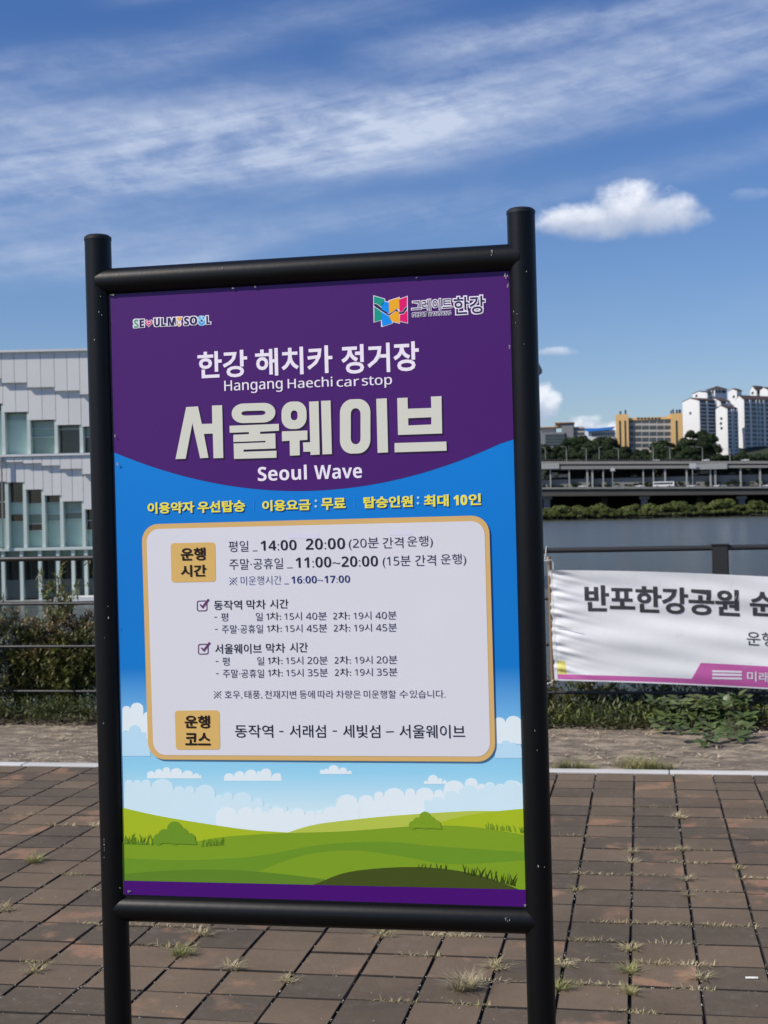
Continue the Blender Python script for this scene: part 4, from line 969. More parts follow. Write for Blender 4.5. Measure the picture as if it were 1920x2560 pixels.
# ================================================================== WHITE PANELLED BUILDING ON THE RIVER (left)
DB = 56.0
FH = Vector((-math.sin(yaw), math.cos(yaw), 0)); AX = Vector((math.cos(yaw), math.sin(yaw), 0))
bo = EYE+FH*DB; bo.z = 0
bld = empty('riverside_building', bo, yaw); tag(bld, 'white panelled riverside building with stepped facade and pale green windows on the left', 'building')
def sz(px, py, D=DB):
    d = ray(px, py); t = D/d.dot(FH); p = EYE+d*t; return ((p-EYE).dot(AX), p.z)
m_wp = mat('white_cladding', (.74, .73, .70), .45, spec=.4, var=.06, vscale=.8, rnd=.035, coord='World')
m_wt = mat('white_trim', (.70, .71, .70), .5, var=.1, vscale=1)
m_fr = mat('green_white_frame', (.58, .66, .62), .45, var=.06, vscale=1, coord='World')
m_g1 = mat('pale_green_glass', (.46, .62, .55), .22, spec=.6, var=.12, vscale=.6, rnd=.12, coord='World')
m_g2 = mat('dark_glass', (.018, .022, .020), .06, spec=.8, var=.4, vscale=.7, coord='World')
m_g3 = mat('teal_glass', (.22, .33, .29), .15, spec=.8, var=.3, vscale=.7, rnd=.3, coord='World')
m_in = mat('dim_interior', (.14, .145, .13), .8, var=.5, vscale=1.2, coord='World')
m_gap = mat('shadow_gap', (.10, .10, .10), .8)
def bx(name, s0, s1, z0, z1, d0, d1, m, parent=bld):
    """box in facade coordinates; d measured towards the viewer from the facade plane"""
    b = MB(); b.box(s0, -d1, z0, s1, -d0, z1); return b.build(name, m, parent)
zc = lambda y: sz(100, y)[1]
sx = lambda x: sz(x, 1150)[0]
zRoof, zBand, zBandB = zc(877), zc(1135.5), zc(1141)
SL, SR = sx(-420), sx(1334)
# core
bx('core_wall', SL, SR, zc(1376), zRoof-.05, -9, -.55, m_in)
bx('parapet_coping', SL-.1, SR+.1, zRoof-.07, zRoof+.02, -9.2, .32, m_wt)
bx('floor_band', SL, SR, zBandB, zBand, -.5, .26, m_wt)
def facade_row(xs_, tops, mids, bots, ytop, yfloor, wins, pw_frame):
    for i in range(len(xs_)-1):
        s0, s1 = sx(xs_[i]), sx(xs_[i+1]); zt, zm, zb_ = zc(ytop), zc(mids[i]), zc(bots[i]); mid_ = (s0+s1)/2; g_ = .008
        for a, c in ((s0, mid_), (mid_, s1)):
            if zt-zm > .05: bx('cladding_panel', a+g_, c-g_, zm, zt-.004, .02, .20, m_wp)
            bx('cladding_panel', a+g_, c-g_, zb_, zm+.03, -.02, .07+.0, m_wp)
        bx('panel_backing', s0, s1, zb_+.03, zt-.01, -.5, -.03, m_gap)
        zf = zc(yfloor)
        # window: frame posts, glass set back
        fw = .085
        fr_ = bx('window_frame', s1-fw, s1+fw*.6, zf, zb_-.002, -.5, .03, m_fr)
        h_ = zb_-zf
        for (f0, f1, mm) in wins[i % len(wins)]:
            bx('window_pane', s0+fw*.6+.01, s1-fw-.01, zf+h_*f0+.012, zf+h_*f1-.012, -.42, -.36, mm)
            if f0 > 0: bx('transom', s0+fw*.6, s1-fw, zf+h_*f0-.02, zf+h_*f0+.012, -.42, -.26, m_fr)
xs_u = [-56-65.7*k for k in range(5, 0, -1)]+[-54.3, 11.4, 74.7, 143, 206, 270]
x_ = 270
while x_ < 1290: x_ += 65.5; xs_u.append(x_)
n = len(xs_u)-1; iu = xs_u.index(11.4)
def wave(i, known, k0, base, amp, per, ph):
    j = i-k0
    if 0 <= j < len(known): return known[j]
    return base+amp*math.sin(ph+j*per)
mu = [wave(i, [945, 956.5, 969, 979, 989], iu-1, 962, 30, .38, -.7) for i in range(n)]
bu = [wave(i, [1007, 1029, 1050, 1064, 1069], iu-1, 1035, 36, .38, -.9) for i in range(n)]
wu = [[(0, .86, m_g1), (.86, 1, m_g2)], [(0, .82, m_g1), (.82, 1, m_g1)], [(0, .5, m_g3), (.5, .76, m_g3), (.76, 1, m_g1)], [(0, .87, m_g2), (.87, 1, m_g3)], [(0, .62, m_g2), (.62, 1, m_g3)]]
order = wu[:]; k0 = (iu-1) % 5; wu2 = [order[(i-k0) % 5] for i in range(5)]
facade_row(xs_u, None, mu, bu, 880, 1134, wu2, .08)
xs_l = [-375+48*k for k in range(8)]+[16.5, 61, 107.5, 153, 207.6, 258]
x_ = 258
while x_ < 1300: x_ += 49; xs_l.append(x_)
n = len(xs_l)-1; il = xs_l.index(16.5)
ml_ = [wave(i, [1154, 1158, 1164.6, 1174, 1188], il, 1170, 20, .42, -1.0) for i in range(n)]
bl_ = [wave(i, [1204.6, 1223.6, 1239, 1255, 1276], il, 1240, 38, .42, -1.0) for i in range(n)]
wl = [[(0, .40, m_g1), (.40, .52, m_g2), (.52, .69, m_g1), (.69, 1, m_g2)], [(0, .29, m_g1), (.29, .41, m_g2), (.41, .58, m_g3), (.58, .76, m_g1), (.76, 1, m_g2)],
      [(0, .50, m_g1), (.50, .64, m_g3), (.64, .86, m_g1), (.86, 1, m_g2)], [(0, .61, m_g1), (.61, .76, m_g3), (.76, 1, m_g1)], [(0, .44, m_g1), (.44, .70, m_g2), (.70, 1, m_g2)]]
k0 = il % 5; wl2 = [wl[(i-k0) % 5] for i in range(5)]
facade_row(xs_l, None, ml_, bl_, 1142, 1368, wl2, .08)
bx('drain_pipe', sx(6.5), sx(9.5), zc(1372), zc(1141), .22, .30, mat('grey_pipe', (.22, .22, .22), .5))
bx('floor_slab', SL, SR, zc(1376), zc(1368.5), -.5, .12, m_fr)
bx('ground_band', SL, SR, zc(1391), zc(1376)-.004, -.5, -.3, m_g3)
bx('ground_glazing', SL, SR, zc(1497), zc(1391)-.004, -.75, -.6, m_g2)
bx('ground_wall', SL, SR, zc(1497), zc(1450), -.59, -.52, mat('grey_green_wall', (.13, .15, .14), .7, var=.3, vscale=.6, coord='World'))
x_ = -400
cols_ = [49, 95, 140, 178, 210]
cs_ = [49-46*k for k in range(1, 9)]+cols_+[210+45*k for k in range(1, 25)]
for c in cs_: bx('column', sx(c-4), sx(c+4), zc(1512), zc(1376.5), -.15, .05, m_fr)
for c in cs_[::2]: bx('glazing_mullion', sx(c-16), sx(c-12), zc(1450), zc(1391), -.58, -.54, m_g3)
bx('deck', SL-.3, SR+.3, -1.75, zc(1500), -9, .35, mat('deck_concrete', (.30, .30, .28), .8, var=.3, vscale=.8))
bx('terrace', sx(152), sx(330), zc(1500)+.003, zc(1490), .35, 1.6, m_wt)
# right end: roof edge falling away to a fin wall
(s0, z0), (s1, z1) = sz(1330, 880), sz(1353.5, 926)
b = MB(); n0 = [(s0, z0), (s1, z1), (s1, z1-.12), (s0, z1-.12)]
b.v = [(x, -.25, z) for x, z in n0]+[(x, 3.0, z) for x, z in n0]; b.f = [(3, 2, 1, 0), (4, 5, 6, 7), (0, 1, 5, 4), (1, 2, 6, 5), (2, 3, 7, 6), (3, 0, 4, 7)]; b.mi = [0]*6
o = b.build('roof_edge', mat('dark_roof', (.05, .05, .055), .6), bld)
bx('end_wall', SR-.35, sz(1350, 1100)[0]-.02, zc(1376), sz(1349, 935)[1], -4.5, .1, m_fr)

# ================================================================== FAR BANK
YF = 800.0
def fz(px, py, Y): p = atY(px, py, Y); return p.x, p.z
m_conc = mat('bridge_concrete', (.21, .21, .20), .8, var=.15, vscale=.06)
m_conc_d = mat('dark_concrete', (.065, .062, .058), .85, var=.2, vscale=.05)  # darker, browner concrete for lower girder, webs, rear piers and parapet posts
m_asph = mat('asphalt', (.05, .05, .052), .9)
m_lamp = mat('lamp_post_grey', (.30, .31, .30), .6)
def fbox(mb, x0, y0, x1, y1, Y, dep, tilt=False):
    """box whose front face is seen between these pixel bounds at distance Y"""
    xm, ym = (x0+x1)/2, (y0+y1)/2
    X0, X1 = fz(x0, ym, Y)[0], fz(x1, ym, Y)[0]; Z0, Z1 = fz(xm, y1, Y)[1], fz(xm, y0, Y)[1]
    mb.box(X0, Y, Z0, X1, Y+dep, Z1); return X0, X1, Z0, Z1
def beam(mb, pts, Y, dep):
    """deck seen between left and right ends, its own level at each end: pts = (xL, yTopL, yBotL, xR, yTopR, yBotR)"""
    xL, a, b_, xR, c, d = pts; L0, L1, R0, R1 = fz(xL, b_, Y), fz(xL, a, Y), fz(xR, d, Y), fz(xR, c, Y)
    # carry it on past both ends at the same slope
    e = 4.0; X0, X1 = L0[0], R0[0]; W_ = X1-X0
    ex = lambda z0, z1, t: z0+(z1-z0)*t
    XA, XB = X0-W_*e*.5, X1+W_*.8
    zt0, zt1, zb0, zb1 = ex(L1[1], R1[1], -e*.5), ex(L1[1], R1[1], 1.8), ex(L0[1], R0[1], -e*.5), ex(L0[1], R0[1], 1.8)
    n = len(mb.v); mb.v += [(XA, Y, zb0), (XB, Y, zb1), (XB, Y, zt1), (XA, Y, zt0), (XA, Y+dep, zb0), (XB, Y+dep, zb1), (XB, Y+dep, zt1), (XA, Y+dep, zt0)]
    for q_ in ((0, 1, 2, 3), (5, 4, 7, 6), (3, 2, 6, 7), (0, 4, 5, 1), (0, 3, 7, 4), (1, 5, 6, 2)): mb.f.append(tuple(n+i for i in q_)); mb.mi.append(0)
    return lambda X: zt0+(zt1-zt0)*(X-XA)/(XB-XA)
# lower road
low = empty('lower_riverside_road', (0, 0, 0)); tag(low, 'low dark elevated riverside road on stout piers across the river', 'elevated road')
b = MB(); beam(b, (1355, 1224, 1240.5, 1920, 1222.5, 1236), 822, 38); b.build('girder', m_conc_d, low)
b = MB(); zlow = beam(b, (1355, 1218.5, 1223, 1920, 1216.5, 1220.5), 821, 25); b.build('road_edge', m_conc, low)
for (x, y) in ((1367, 1262), (1611, 1262), (1855, 1262), (1123, 1262), (879, 1262), (635, 1262), (391, 1262), (147, 1262), (2099, 1262)):
    b = MB(); fbox(b, x-8, 1248, x+8, 1274, 826, 10); b.build('pier', m_conc, low); b = MB(); fbox(b, x-13, 1240, x+13, 1248.2, 825, 14); b.build('pier_cap', m_conc, low)
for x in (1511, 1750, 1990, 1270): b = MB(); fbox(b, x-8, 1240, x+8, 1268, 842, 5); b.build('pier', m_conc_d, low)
# upper road
up = empty('upper_elevated_road', (0, 0, 0)); tag(up, 'high pale grey elevated road with two stacked girders on slender columns', 'elevated road')
b = MB(); zup = beam(b, (1355, 1153.5, 1160.5, 1920, 1152.5, 1159), 852, 22); b.build('road_edge', m_conc, up)
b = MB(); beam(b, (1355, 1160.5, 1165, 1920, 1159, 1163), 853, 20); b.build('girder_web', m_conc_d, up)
b = MB(); beam(b, (1355, 1165, 1173.5, 1920, 1163, 1169), 852.3, 21); b.build('girder', m_conc, up)
for (x0, x1) in ((1300, 1398), (1732, 1818)): b = MB(); fbox(b, x0, 1159.5, x1, 1173, 851.6, .6); b.build('noise_screen', m_lamp, up)
for X in (155, 285, 410, 445, 520, 797, 867, 948, 1097, 1262, 1295, 1470, 1605, 1700):
    x = 1320+X*.36166; w = 1.6 if X in (155, 285, 520, 797, 867) else 2.3
    b = MB(); fbox(b, x-w, 1170, x+w, 1221, 853.5, 2); b.build('column', m_lamp, up)
for k in range(-30, 0):
    x = 1352+k*44; b = MB(); fbox(b, x-2, 1175, x+2, 1225, 853.5, 2); b.build('column', m_lamp, up)
for k in range(64):
    x = 1357+k*6.1
    if x > 1728: break
    p = atY(x, 1150, 852); b = MB(); zt = zup(p.x); b.box(p.x-.28, 852, zt, p.x+.28, 852.5, zt+1.5); b.build('parapet_post', m_conc_d, up)
# middle street with low wall and hedge
mid_ = empty('street_wall', (0, 0, 0)); tag(mid_, 'low pale retaining wall of the street between the two elevated roads', 'wall')
b = MB(); fbox(b, 1200, 1194, 1990, 1224, 857, 1); b.build('wall', m_conc, mid_)
# lamps
def lamp(x, yt, yb, Y, hook=0, label=''):
    X, z1 = fz(x, yt, Y); z0 = fz(x, yb, Y)[1]; o = empty('street_lamp', (X, Y, z0)); h = z1-z0
    b = MB(); b.tube([(0, 0, 0), (0, 0, h)], [.22, .13], 8); b.build('pole', m_lamp, o, True)
    b = MB(); b.tube([(0, 0, h), (-.6*(1 if hook >= 0 else -1), 0, h+.45), (-2.2*(1 if hook >= 0 else -1), 0, h+.5)], [.10, .09, .09], 6); b.build('arm', m_lamp, o, True)
    b = MB(); b.box(-2.9*(1 if hook >= 0 else -1)-.3, -.25, h+.40, -2.2*(1 if hook >= 0 else -1)+.3, .25, h+.6); b.build('lamp_head', m_lamp, o)
    tag(o, label, 'street lamp', 'street lamps along the upper elevated road')
names = ['beside the grey office block', 'before the trees right of the grey office block', 'before the trees below the blue roof', 'just left of the yellow building', 'under the left tower of the yellow building', 'before the middle of the yellow building', 'before the right tower of the yellow building', 'before the trees left of the front gabled apartment block', 'before the wide apartment block']
for (X, yt, nm) in zip((120, 265, 402, 490, 625, 865, 980, 1205, 1395), (775, 770, 780, 772, 780, 765, 770, 772, 785), names):
    x = 1320+X*.36166; lamp(x, 840+yt*.36166, 1153.5, 858, 1 if X not in (490,) else -1, 'far street lamp '+nm)
# overhead road signs
def rsign(X, Y0, Y1, w, Y, label):
    x = 1320+X*.36166; y0, y1 = 840+Y0*.36166, 840+Y1*.36166; o = empty('road_sign', (0, 0, 0))
    b = MB(); fbox(b, x-w, y0, x+w, y1, Y, .2); b.build('sign_board', mat('sign_back', (.42, .43, .43), .6) if 'sign_back' not in MATS else MATS['sign_back'], o)
    b = MB(); fbox(b, x-.8, y1, x+.8, 1219, Y+.3, .3); b.build('pole', m_lamp, o); tag(o, label, 'road sign')
rsign(1138, 880, 916, 8.5, 850, 'pale road sign board in front of the upper road, left of the road screen'); rsign(585, 912, 934, 5.5, 850, 'small pale road sign under the upper road below the yellow building')

# ---- vehicles across the river
m_w = mat('white_car_paint', (.75, .75, .75), .35); m_k = mat('vehicle_glass', (.02, .022, .025), .15); m_ty = mat('tyre', (.02, .02, .02), .9); m_gr = mat('grey_car_paint', (.32, .33, .34), .35)
def car(px, Y, zf, m, label, cat='car', L=4.5):
    X = fz(px, 1200, Y)[0]; z0 = zf(X) if callable(zf) else zf; o = empty('car', (X, Y, z0)); w = 1.75; h = L/4.5
    b = MB(); P_ = [(-L/2, .35), (-L/2+.05, .8), (-L/2+.9, .9), (L/2-.5, .98), (L/2, .8), (L/2, .35)]
    RX = Matrix.Rotation(R(90), 4, 'X')
    b.prism(P_, -w/2, w/2, RX); b.build('body', m, o)
    b = MB(); b.prism([(-L/2+.95, .93), (-L/2+1.65, 1.4), (L/2-1.2, 1.42), (L/2-.45, .97)], -w/2+.12, w/2-.12, RX); b.build('cabin', m_k, o)
    b = MB(); b.prism([(-L/2+1.6, 1.40), (L/2-1.2, 1.42), (L/2-1.3, 1.47), (-L/2+1.75, 1.46)], -w/2+.1, w/2-.1, RX); b.build('roof', m, o)
    for sx_ in (-L/2+.85, L/2-.85):
        for sy in (-w/2, w/2-.18): b = MB(); b.tube([(sx_, sy, .33), (sx_, sy+.18, .33)], .33, 12); b.build('wheel', m_ty, o)
    tag(o, label, cat, 'cars on the far roads'); return o
ylo = 823.5; LB = 1320
for (X, m, l) in ((372, m_w, 'white car on the lower road below the left end of the office block trees'), (608, m_gr, 'grey car on the lower road, left of the bus'), (765, m_w, 'white car on the lower road just left of the bus'), (1128, m_w, 'white car on the lower road first to the right of the bus'),
                  (1305, m_w, 'white car on the lower road below the front gabled apartment block'), (1345, m_gr, 'grey car on the lower road close behind a white one below the gabled block'), (1650, m_w, 'white car on the lower road at the right edge of the view')): car(1320+X*.36166, ylo, zlow, m, l)
for (X, m, l) in ((885, m_w, 'white car on the upper road before the right half of the yellow building'), (1232, m_w, 'white car on the upper road left of the front gabled apartment block'), (1505, m_w, 'white car on the upper road before the wide apartment block')): car(1320+X*.36166, 854, zup, m, l)
zm_ = fz(1640, 1191.5, 874)[1]
b = MB(); b.box(-800, 866, -2, 800, 877, zm_-.02); tag(b.build('middle_street', m_asph), kind='structure')
for (X, m, l) in ((415, m_w, 'white car on the middle street seen between slender columns at left'), (735, m_gr, 'grey car on the middle street below the yellow building'), (1150, m_w, 'white flatbed-low car on the middle street under the road sign'), (1410, m_gr, 'grey car on the middle street below the wide apartment block')): car(1320+X*.36166, 873, zm_, m, l)
def truck(px, Y, z0, L, H, label, cat, bus=False):
    X = fz(px, 1200, Y)[0]; o = empty('bus' if bus else 'truck', (X, Y, z0)); RX = Matrix.Rotation(R(90), 4, 'X')
    if bus:
        b = MB(); b.box(-L/2, -1.2, .4, L/2, 1.2, H); b.build('body', m_w, o)
        b = MB(); b.box(-L/2+.3, -1.24, H*.50, L/2-.8, 1.24, H*.80); b.build('window_band', m_k, o); b = MB(); b.box(L/2-.05, -1.1, H*.4, L/2+.04, 1.1, H*.85); b.build('windscreen', m_k, o)
    else:
        b = MB(); b.box(-L/2+2.3, -1.2, .9, L/2, 1.2, H); b.build('cargo_box', m_w, o)
        b = MB(); b.prism([(-L/2, .5), (-L/2, 1.5), (-L/2+.4, 2.4), (-L/2+2.1, 2.4), (-L/2+2.1, .5)], -1.1, 1.1, RX); b.build('cab', m_gr, o); b = MB(); b.box(-L/2+.3, -1.13, 1.55, -L/2+1.6, 1.13, 2.2); b.build('cab_window', m_k, o)
        b = MB(); b.box(-L/2+1.8, -.9, .5, L/2, .9, .9); b.build('chassis', m_ty, o)
    for sx_ in (-L/2+1.5, L/2-1.8, L/2-2.9) if not bus else (-L/2+2.2, L/2-2.6):
        for sy in (-1.2, .95): b = MB(); b.tube([(sx_, sy, .48), (sx_, sy+.25, .48)], .48, 12); b.build('wheel', m_ty, o)
    tag(o, label, cat)
Xb = fz(1659, 1210, ylo)[0]; truck(1659, ylo, zlow(Xb), 12, 3.2, 'white coach with dark window band driving on the lower road', 'bus', True)
truck(1380, 874, zm_, 7.5, 4.2, 'tall white box truck on the middle street at the left, beside the sign post', 'truck'); truck(1404, 873, zm_, 8.5, 3.0, 'lower pale truck close behind the tall white box truck', 'truck'); truck(1757, 873, zm_, 7, 2.8, 'white truck on the middle street between columns under the gabled block', 'truck')

# ---- trees
def crown_mat(name, c1, c2): return mat(name, c1, .75, spec=.2, var=.35, vscale=.5, col2=c2, c2t=(.42, .62), c2scale=.35, rnd=.3, coord='World')
m_t1 = crown_mat('dark_foliage', (.018, .032, .014), (.032, .048, .018)); m_t2 = crown_mat('bank_foliage', (.070, .092, .022), (.110, .118, .040)); m_bark = mat('bark', (.06, .045, .035), .9)
def tree_proto(seed, m, R_=4.5, H=9, n=1500, squash=.8, leaf=.55, label=''):
    r = random.Random(seed); o = empty('tree'); b = MB()
    b.tube([(0, 0, -2), (.1, 0, H*.3), (-.1, .1, H*.55)], [.35, .26, .16], 7)
    lobes = []
    for _ in range(9):
        d = rvec(r, -.35, .95); rr = r.uniform(.35, .6)*R_; c = Vector((d.x*(R_-rr), d.y*(R_-rr), H*.55+d.z*(H*.45-rr*.8)*squash+.2)); lobes.append((c, rr))
        b.tube([(0, 0, H*.3), tuple(c*.5+Vector((0, 0, H*.2))), tuple(c)], [.14, .09, .04], 5)
    b.build('trunk', m_bark, o, True)
    mb = MB()
    for _ in range(n):
        c, rr = r.choice(lobes); d = rvec(r, -.6, 1); p = c+Vector((d.x, d.y, d.z*.85))*rr*r.uniform(.72, 1.06)
        nrm = (d+rvec(r)*.7).normalized(); t = nrm.orthogonal().normalized(); w = nrm.cross(t); s_ = leaf*r.uniform(.5, 1.15); a = r.uniform(0, 3.14); t, w = t*math.cos(a)+w*math.sin(a), w*math.cos(a)-t*math.sin(a)
        mb.poly([p-t*s_, p-w*s_*.6, p+t*s_+nrm*s_*.2, p+w*s_*.6])
    mb.build('crown', m, o); return o
dk = [tree_proto(50+i, m_t1) for i in range(4)]; gr = [tree_proto(60+i, m_t2, 3.6, 7, 1100, .9, .45) for i in range(4)]
used = {}
def where(x):
    for lim, t in ((1400, 'nearest the right sign post'), (1455, 'below the grey office block'), (1535, 'below the blue roofed hall'), (1625, 'before the left half of the yellow building'), (1712, 'before the right half of the yellow building'), (1790, 'below the leftmost apartment block'), (1870, 'below the narrow gabled apartment block')):
        if x < lim: return t
    return 'below the widest apartment block'
def put_tree(ps, x, y, Y, s_, label, group, r):
    k = r.randrange(len(ps)); o = ps[k]
    if id(o) in used: o = copy_tree(o)
    used[id(ps[k])] = 1
    X, Z = fz(x, y, Y); o.location = (X, Y, Z); o.rotation_euler.z = r.uniform(0, 6.28); o.scale = (s_*r.uniform(.9, 1.15), s_*r.uniform(.9, 1.15), s_*r.uniform(.88, 1.12)); tag(o, label+' '+where(x), 'tree', group)
r = random.Random(14)
# shoreline thicket: base y, top given by the photograph's outline
tops = [(1350, 1268), (1385, 1262), (1405, 1264), (1440, 1261), (1475, 1262), (1500, 1262), (1530, 1266), (1560, 1264), (1590, 1261), (1620, 1259), (1660, 1256), (1700, 1250), (1735, 1258), (1775, 1250), (1800, 1238), (1815, 1240), (1840, 1256), (1870, 1254), (1900, 1250), (1960, 1254)]
def top_at(x):
    for (a, ya), (b_, yb) in zip(tops, tops[1:]):
        if a <= x <= b_: return ya+(yb-ya)*(x-a)/(b_-a)
    return 1262
x = 1300
while x < 1965:
    Y = r.uniform(810, 818); base_ = 1299-.021*(x-1400); H_ = (base_-top_at(x)+r.uniform(-3, 3))*Y/F
    if r.random() < .3: H_ *= .8
    put_tree(gr, x, base_, Y, H_/7.3, 'olive bushy tree at the far water edge,', 'trees along the far water edge', r); x += r.uniform(9, 15)
x = 1296
while x < 1965:
    Y = 808.5; put_tree(gr, x, 1300.5-.021*(x-1400), Y, r.uniform(.45, .75), 'olive bushy tree at the far water edge,', 'trees along the far water edge', r); x += r.uniform(12, 20)
# dark wood behind the upper road
wood = [(90, 760), (130, 740), (180, 770), (240, 730), (290, 700), (330, 690), (370, 680), (420, 700), (470, 700), (520, 690), (560, 690), (600, 720), (650, 760), (700, 790), (760, 780), (820, 770), (880, 720), (930, 710), (980, 720), (1030, 760), (1080, 680), (1120, 650), (1160, 650), (1210, 640), (1250, 660), (1290, 690), (1330, 830), (1380, 830), (1440, 830), (1500, 860), (1560, 830), (1620, 830), (1680, 830)]
for (X, Yt) in wood:
    for row in range(3):
        x = 1320+(X+r.uniform(-18, 18))*.36166; Y = 888+row*-4+r.uniform(-2, 2); yt = 840+Yt*.36166+row*r.uniform(14, 22)
        if yt > 1150: continue
        s_ = r.uniform(.85, 1.25); yb = yt+s_*9.4*F/Y
        put_tree(dk, x, yb, Y, s_, 'dark tree behind the upper road,', 'trees of the wood behind the elevated roads', r)
for k in range(48):
    x = 1335+k*12.5; put_tree(dk if r.random() < .7 else gr, x+r.uniform(-5, 5), 1221-.02*(x-1500), 855.2, r.uniform(.26, .42), 'dark low tree between the two roads,', 'low trees between the elevated roads', r)
for k in range(30):
    x = 1340+k*20; put_tree(dk, x+r.uniform(-6, 6), 1160, 880, r.uniform(.6, .9), 'dark tree behind the upper road,', 'trees of the wood behind the elevated roads', r)

# ---- far buildings
def Zx(X, Y): return 1330+X*.23508, 1000+Y*.23508
m_yel = mat('ochre_wall', (.74, .47, .19), .8, var=.08, vscale=.1); m_bei = mat('beige_wall', (.46, .42, .37), .85, var=.1, vscale=.1); m_win = mat('far_window', (.07, .085, .09), .25, var=.3, vscale=.1, coord='World'); m_dkm = mat('dark_metal', (.04, .045, .045), .5)
def fb(name, X0, Y0, X1, Y1, Y, dep, m, par, zf=Zx):
    a, c = zf(X0, Y0), zf(X1, Y1); b = MB(); fbox(b, a[0], a[1], c[0], c[1], Y, dep); return b.build(name, m, par)
yb_ = empty('yellow_building', (0, 0, 0)); tag(yb_, 'wide ochre yellow building with two end towers and a grid of grey windows', 'building'); YY = 905
fb('wall', 1028, 196, 1482, 600, YY+1.5, 14, m_bei, yb_); fb('parapet', 1028, 183, 1482, 209, YY+1.0, 14, m_yel, yb_); 
for (x0, x1, t) in ((893, 1029, 152), (1480, 1606, 142)):
    fb('tower', x0, t, x1, 600, YY-1.5, 16, m_yel, yb_)
for (x0, x1) in ((929, 946), (985, 1001), (1530, 1549)): fb('stair_window', x0, 218, x1, 560, YY-1.7, .5, m_dkm, yb_)
fb('tower_shoulder', 1448, 156, 1481, 200, YY, 10, m_yel, yb_)
for (a, c) in ((1036, 1078), (1088, 1160), (1170, 1240), (1250, 1320), (1331, 1398), (1409, 1474)):
    for (t, d) in ((217, 243), (272, 310), (338, 378), (400, 440), (462, 500)): fb('window', a, t, c, d, YY+1.3, .4, m_win, yb_)
for i, X in enumerate((1118, 1155, 1192, 1229, 1266, 1303, 1340)): fb('roof_letter', X, 185+(i % 2), X+24, 203, YY+.8, .2, m_dkm, yb_)
for (x0, x1, t) in ((932, 950, 118), (985, 1003, 106), (1472, 1486, 112), (1492, 1510, 98), (1530, 1552, 104), (1560, 1585, 100)): fb('roof_tank', x0, t, x1, 155, YY+3, 2, m_dkm, yb_)
ob = empty('grey_office_block', (0, 0, 0)); tag(ob, 'grey and beige stepped office block beside the right post of the sign', 'building')
m_gw = mat('grey_wall', (.22, .22, .23), .8, var=.1, vscale=.1); m_or = mat('orange_brick', (.48, .27, .15), .8)
fb('lower_block', 60, 345, 350, 560, 905, 14, m_gw, ob); fb('upper_block', 60, 292, 245, 345, 908, 12, m_bei, ob); fb('tower', 315, 240, 442, 560, 906, 14, m_gw, ob); fb('tower_side', 245, 247, 314, 290, 907, 12, m_or, ob); fb('right_block', 443, 285, 556, 560, 908, 12, m_bei, ob)
fb('tower_coping', 240, 236, 446, 244, 905, 15, m_or, ob); fb('eave', 60, 286, 245, 294, 906, 12, m_or, ob)
for t in (360, 392, 424, 456): fb('window_band', 140, t, 345, t+22, 904.6, .5, m_win, ob)
for t in (300, 345): fb('window_band', 450, t, 550, t+18, 907.6, .5, m_win, ob)
blr = empty('blue_roofed_hall', (0, 0, 0)); tag(blr, 'long low white hall with a bright blue roof behind the trees', 'building')
m_blue = mat('blue_roof_sheet', (.03, .20, .62), .5); m_wh = mat('white_wall', (.66, .66, .65), .7, var=.06, vscale=.1)
fb('wall', 600, 322, 884, 480, 960, 20, m_wh, blr)
b = MB(); q_ = [fz(*Zx(X, Y), 958) for X, Y in ((556, 300), (700, 300), (880, 282), (848, 314), (600, 338), (556, 326))]
b.v = [(x, 958, z) for x, z in q_]+[(x, 985, z+1.5) for x, z in q_]; b.f = [tuple(range(6)), tuple(range(11, 5, -1))]+[(i, (i+1) % 6, 6+(i+1) % 6, 6+i) for i in range(6)]; b.mi = [0]*8; b.build('roof', m_blue, blr)
for X in range(640, 860, 24): fb('window', X, 348, X+15, 384, 959.6, .5, m_win, blr)
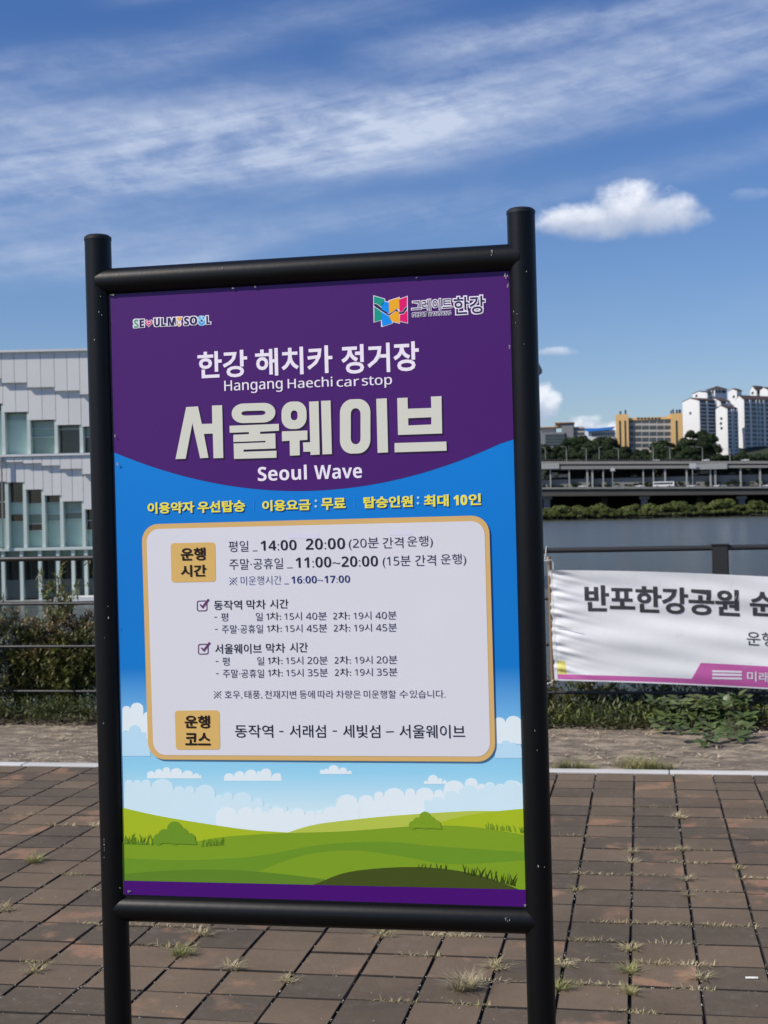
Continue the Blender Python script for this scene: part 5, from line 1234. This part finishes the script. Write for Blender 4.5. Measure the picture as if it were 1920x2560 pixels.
# apartment blocks, seen on the corner: sunlit gable to the left, shaded balcony front to the right
def Za(X, Y): return 1620+X*.18083, 930+Y*.18083
m_apw = mat('apartment_white', (.70, .70, .70), .75, var=.05, vscale=.08, coord='World'); m_apr = mat('brown_roof_tile', (.075, .05, .045), .8, var=.2, vscale=.3); m_apg = mat('balcony_glass', (.06, .085, .09), .2, spec=.6, var=.35, vscale=.12, rnd=.35, coord='World'); m_apb = mat('balcony_front', (.52, .54, .54), .7, var=.1, vscale=.2)
m_apt = mat('turquoise_glass', (.13, .24, .25), .25)
def apartment(label, Xc, Yc_eave, Y_base, gable_px, front_px, Y, floors, bays, Yapex=None, th=42, windows=True, gable_win=None, roof_over=.6):
    """Xc: the corner seen between gable and front; gable_px / front_px are apparent widths (zoom pixels)"""
    px, py = Za(Xc, Yc_eave); X, zE = fz(px, py, Y); zB = fz(*Za(Xc, Y_base), Y)[1]; s_ = .18083*Y/F
    o = empty('apartment_block', (X, Y, zB), R(th)); H = zE-zB; gw, fw = gable_px*s_/math.sin(R(th)), front_px*s_/math.cos(R(th))
    tag(o, label, 'apartment block')
    rise = gw*.18 if Yapex is None else (Yc_eave-Yapex)*s_
    MX = Matrix(((0, 0, 1, 0), (1, 0, 0, 0), (0, 1, 0, 0), (0, 0, 0, 1)))          # extrude a (y, z) section along x
    b = MB(); b.prism([(0, 0), (gw, 0), (gw, H), (gw/2, H+rise), (0, H)], 0, fw, MX); b.build('wall', m_apw, o)
    e = roof_over; b = MB(); k_ = rise/(gw/2)
    b.prism([(-e, H-e*k_+.15), (gw/2, H+rise+.15), (gw+e, H-e*k_+.15), (gw+e, H-e*k_+.6), (gw/2, H+rise+.7), (-e, H-e*k_+.6)], .25, fw+.3, MX); b.build('roof', m_apr, o)
    if windows:
        fh = H/floors
        for k in range(floors):
            z0 = k*fh
            b = MB(); b.box(.5, -1.1, z0+.05, fw-.5, -.02, z0+.95); b.build('balcony', m_apb, o)
            for (f0, f1, tq) in bays:
                b = MB(); b.box(f0*fw, -.75, z0+.98, f1*fw, -.03, z0+fh-.12); b.build('balcony_window', m_apt if tq else m_apg, o)
        for f0, f1 in zip([0]+[b_[1] for b_ in bays], [b_[0] for b_ in bays]+[1]):
            if f1-f0 > .01: b = MB(); b.box(f0*fw+.02, -1.25, 0, f1*fw-.02, -.06, H-.3); b.build('pier', m_apw, o)
    if gable_win:
        for (t, z_) in gable_win: b = MB(); b.box(-.12, gw*t-.9, H*z_-.8, -.02, gw*t+.9, H*z_+.8); b.build('gable_vent', m_dkm, o)
    return o, s_, H, gw, fw
A1 = apartment('white gabled apartment block directly right of the yellow building', 690, 395, 1000, 198, 240, 930, 12, [(.06, .42, 0), (.50, .94, 0)], 357, gable_win=[(.5, .73)])
A2 = apartment('narrow front white apartment block with blue-green marks on its gable', 1075, 503, 1175, 125, 150, 905, 13, [(.06, .40, 0), (.50, .62, 1), (.66, .94, 0)], 465, gable_win=[(.45, .80), (.5, .70), (.45, .60)])
A3 = apartment('widest white apartment block with a tall glazed stair shaft, at the right', 1305, 375, 1210, 80, 430, 925, 14, [(.02, .19, 0), (.25, .40, 0), (.42, .52, 1), (.54, .64, 0), (.70, .98, 0)], 330)
A4 = apartment('tall slim windowless white apartment tower rising behind the narrow front block', 1228, 262, 1190, 110, 66, 950, 14, [], 232, windows=False, gable_win=[(.35, .92)])
A5 = apartment('upper white apartment roof house with small gable, left of the hip-roofed lookout', 800, 285, 1000, 170, 90, 965, 12, [(.2, .8, 0)], 262, gable_win=[(.7, .96)])
A6 = apartment('white apartment block with small gable at the far right roofline', 1480, 250, 1150, 60, 130, 965, 12, [(.1, .9, 0)], 200, gable_win=[(.5, .96)])
A7 = apartment('white apartment block cut by the right edge of the view', 1650, 245, 1150, 90, 200, 960, 12, [(.1, .9, 0)], 215)
A8 = apartment('white apartment wing with brown roof between the left block and the front block', 985, 405, 1000, 110, 140, 945, 12, [(.05, .6, 0)], 365)
# hip-roofed lookout
Y = 972; px, py = Za(925, 235); X, zE = fz(px, py, Y); s_ = .18083*Y/F
lo = empty('lookout_tower', (X, Y, zE-60*.0), R(40)); tag(lo, 'hip-roofed white lookout storey with dark openings on top of the apartments', 'tower')
gw, fw = 100*s_/math.sin(R(40)), 165*s_/math.cos(R(40)); Hh = 150*s_
b = MB(); b.box(0, 0, -Hh*3, fw, gw, 0); b.build('wall', m_apw, lo)
b = MB(); c = [(-1, -1, 0), (fw+1, -1, 0), (fw+1, gw+1, 0), (-1, gw+1, 0)]; b.v = c+[(fw*.5, gw*.5, 52*s_)]; b.f = [(3, 2, 1, 0), (0, 1, 4), (1, 2, 4), (2, 3, 4), (3, 0, 4)]; b.mi = [0]*5; b.build('roof', m_apr, lo)
for f0, f1 in ((.06, .22), (.30, .46), (.56, .9)): b = MB(); b.box(fw*f0, -.15, -50*s_, fw*f1, -.02, -14*s_); b.build('opening', m_dkm, lo)
for f0, f1 in ((.15, .35), (.5, .8)): b = MB(); b.box(-.15, gw*f0, -50*s_, -.02, gw*f1, -14*s_); b.build('opening', m_dkm, lo)
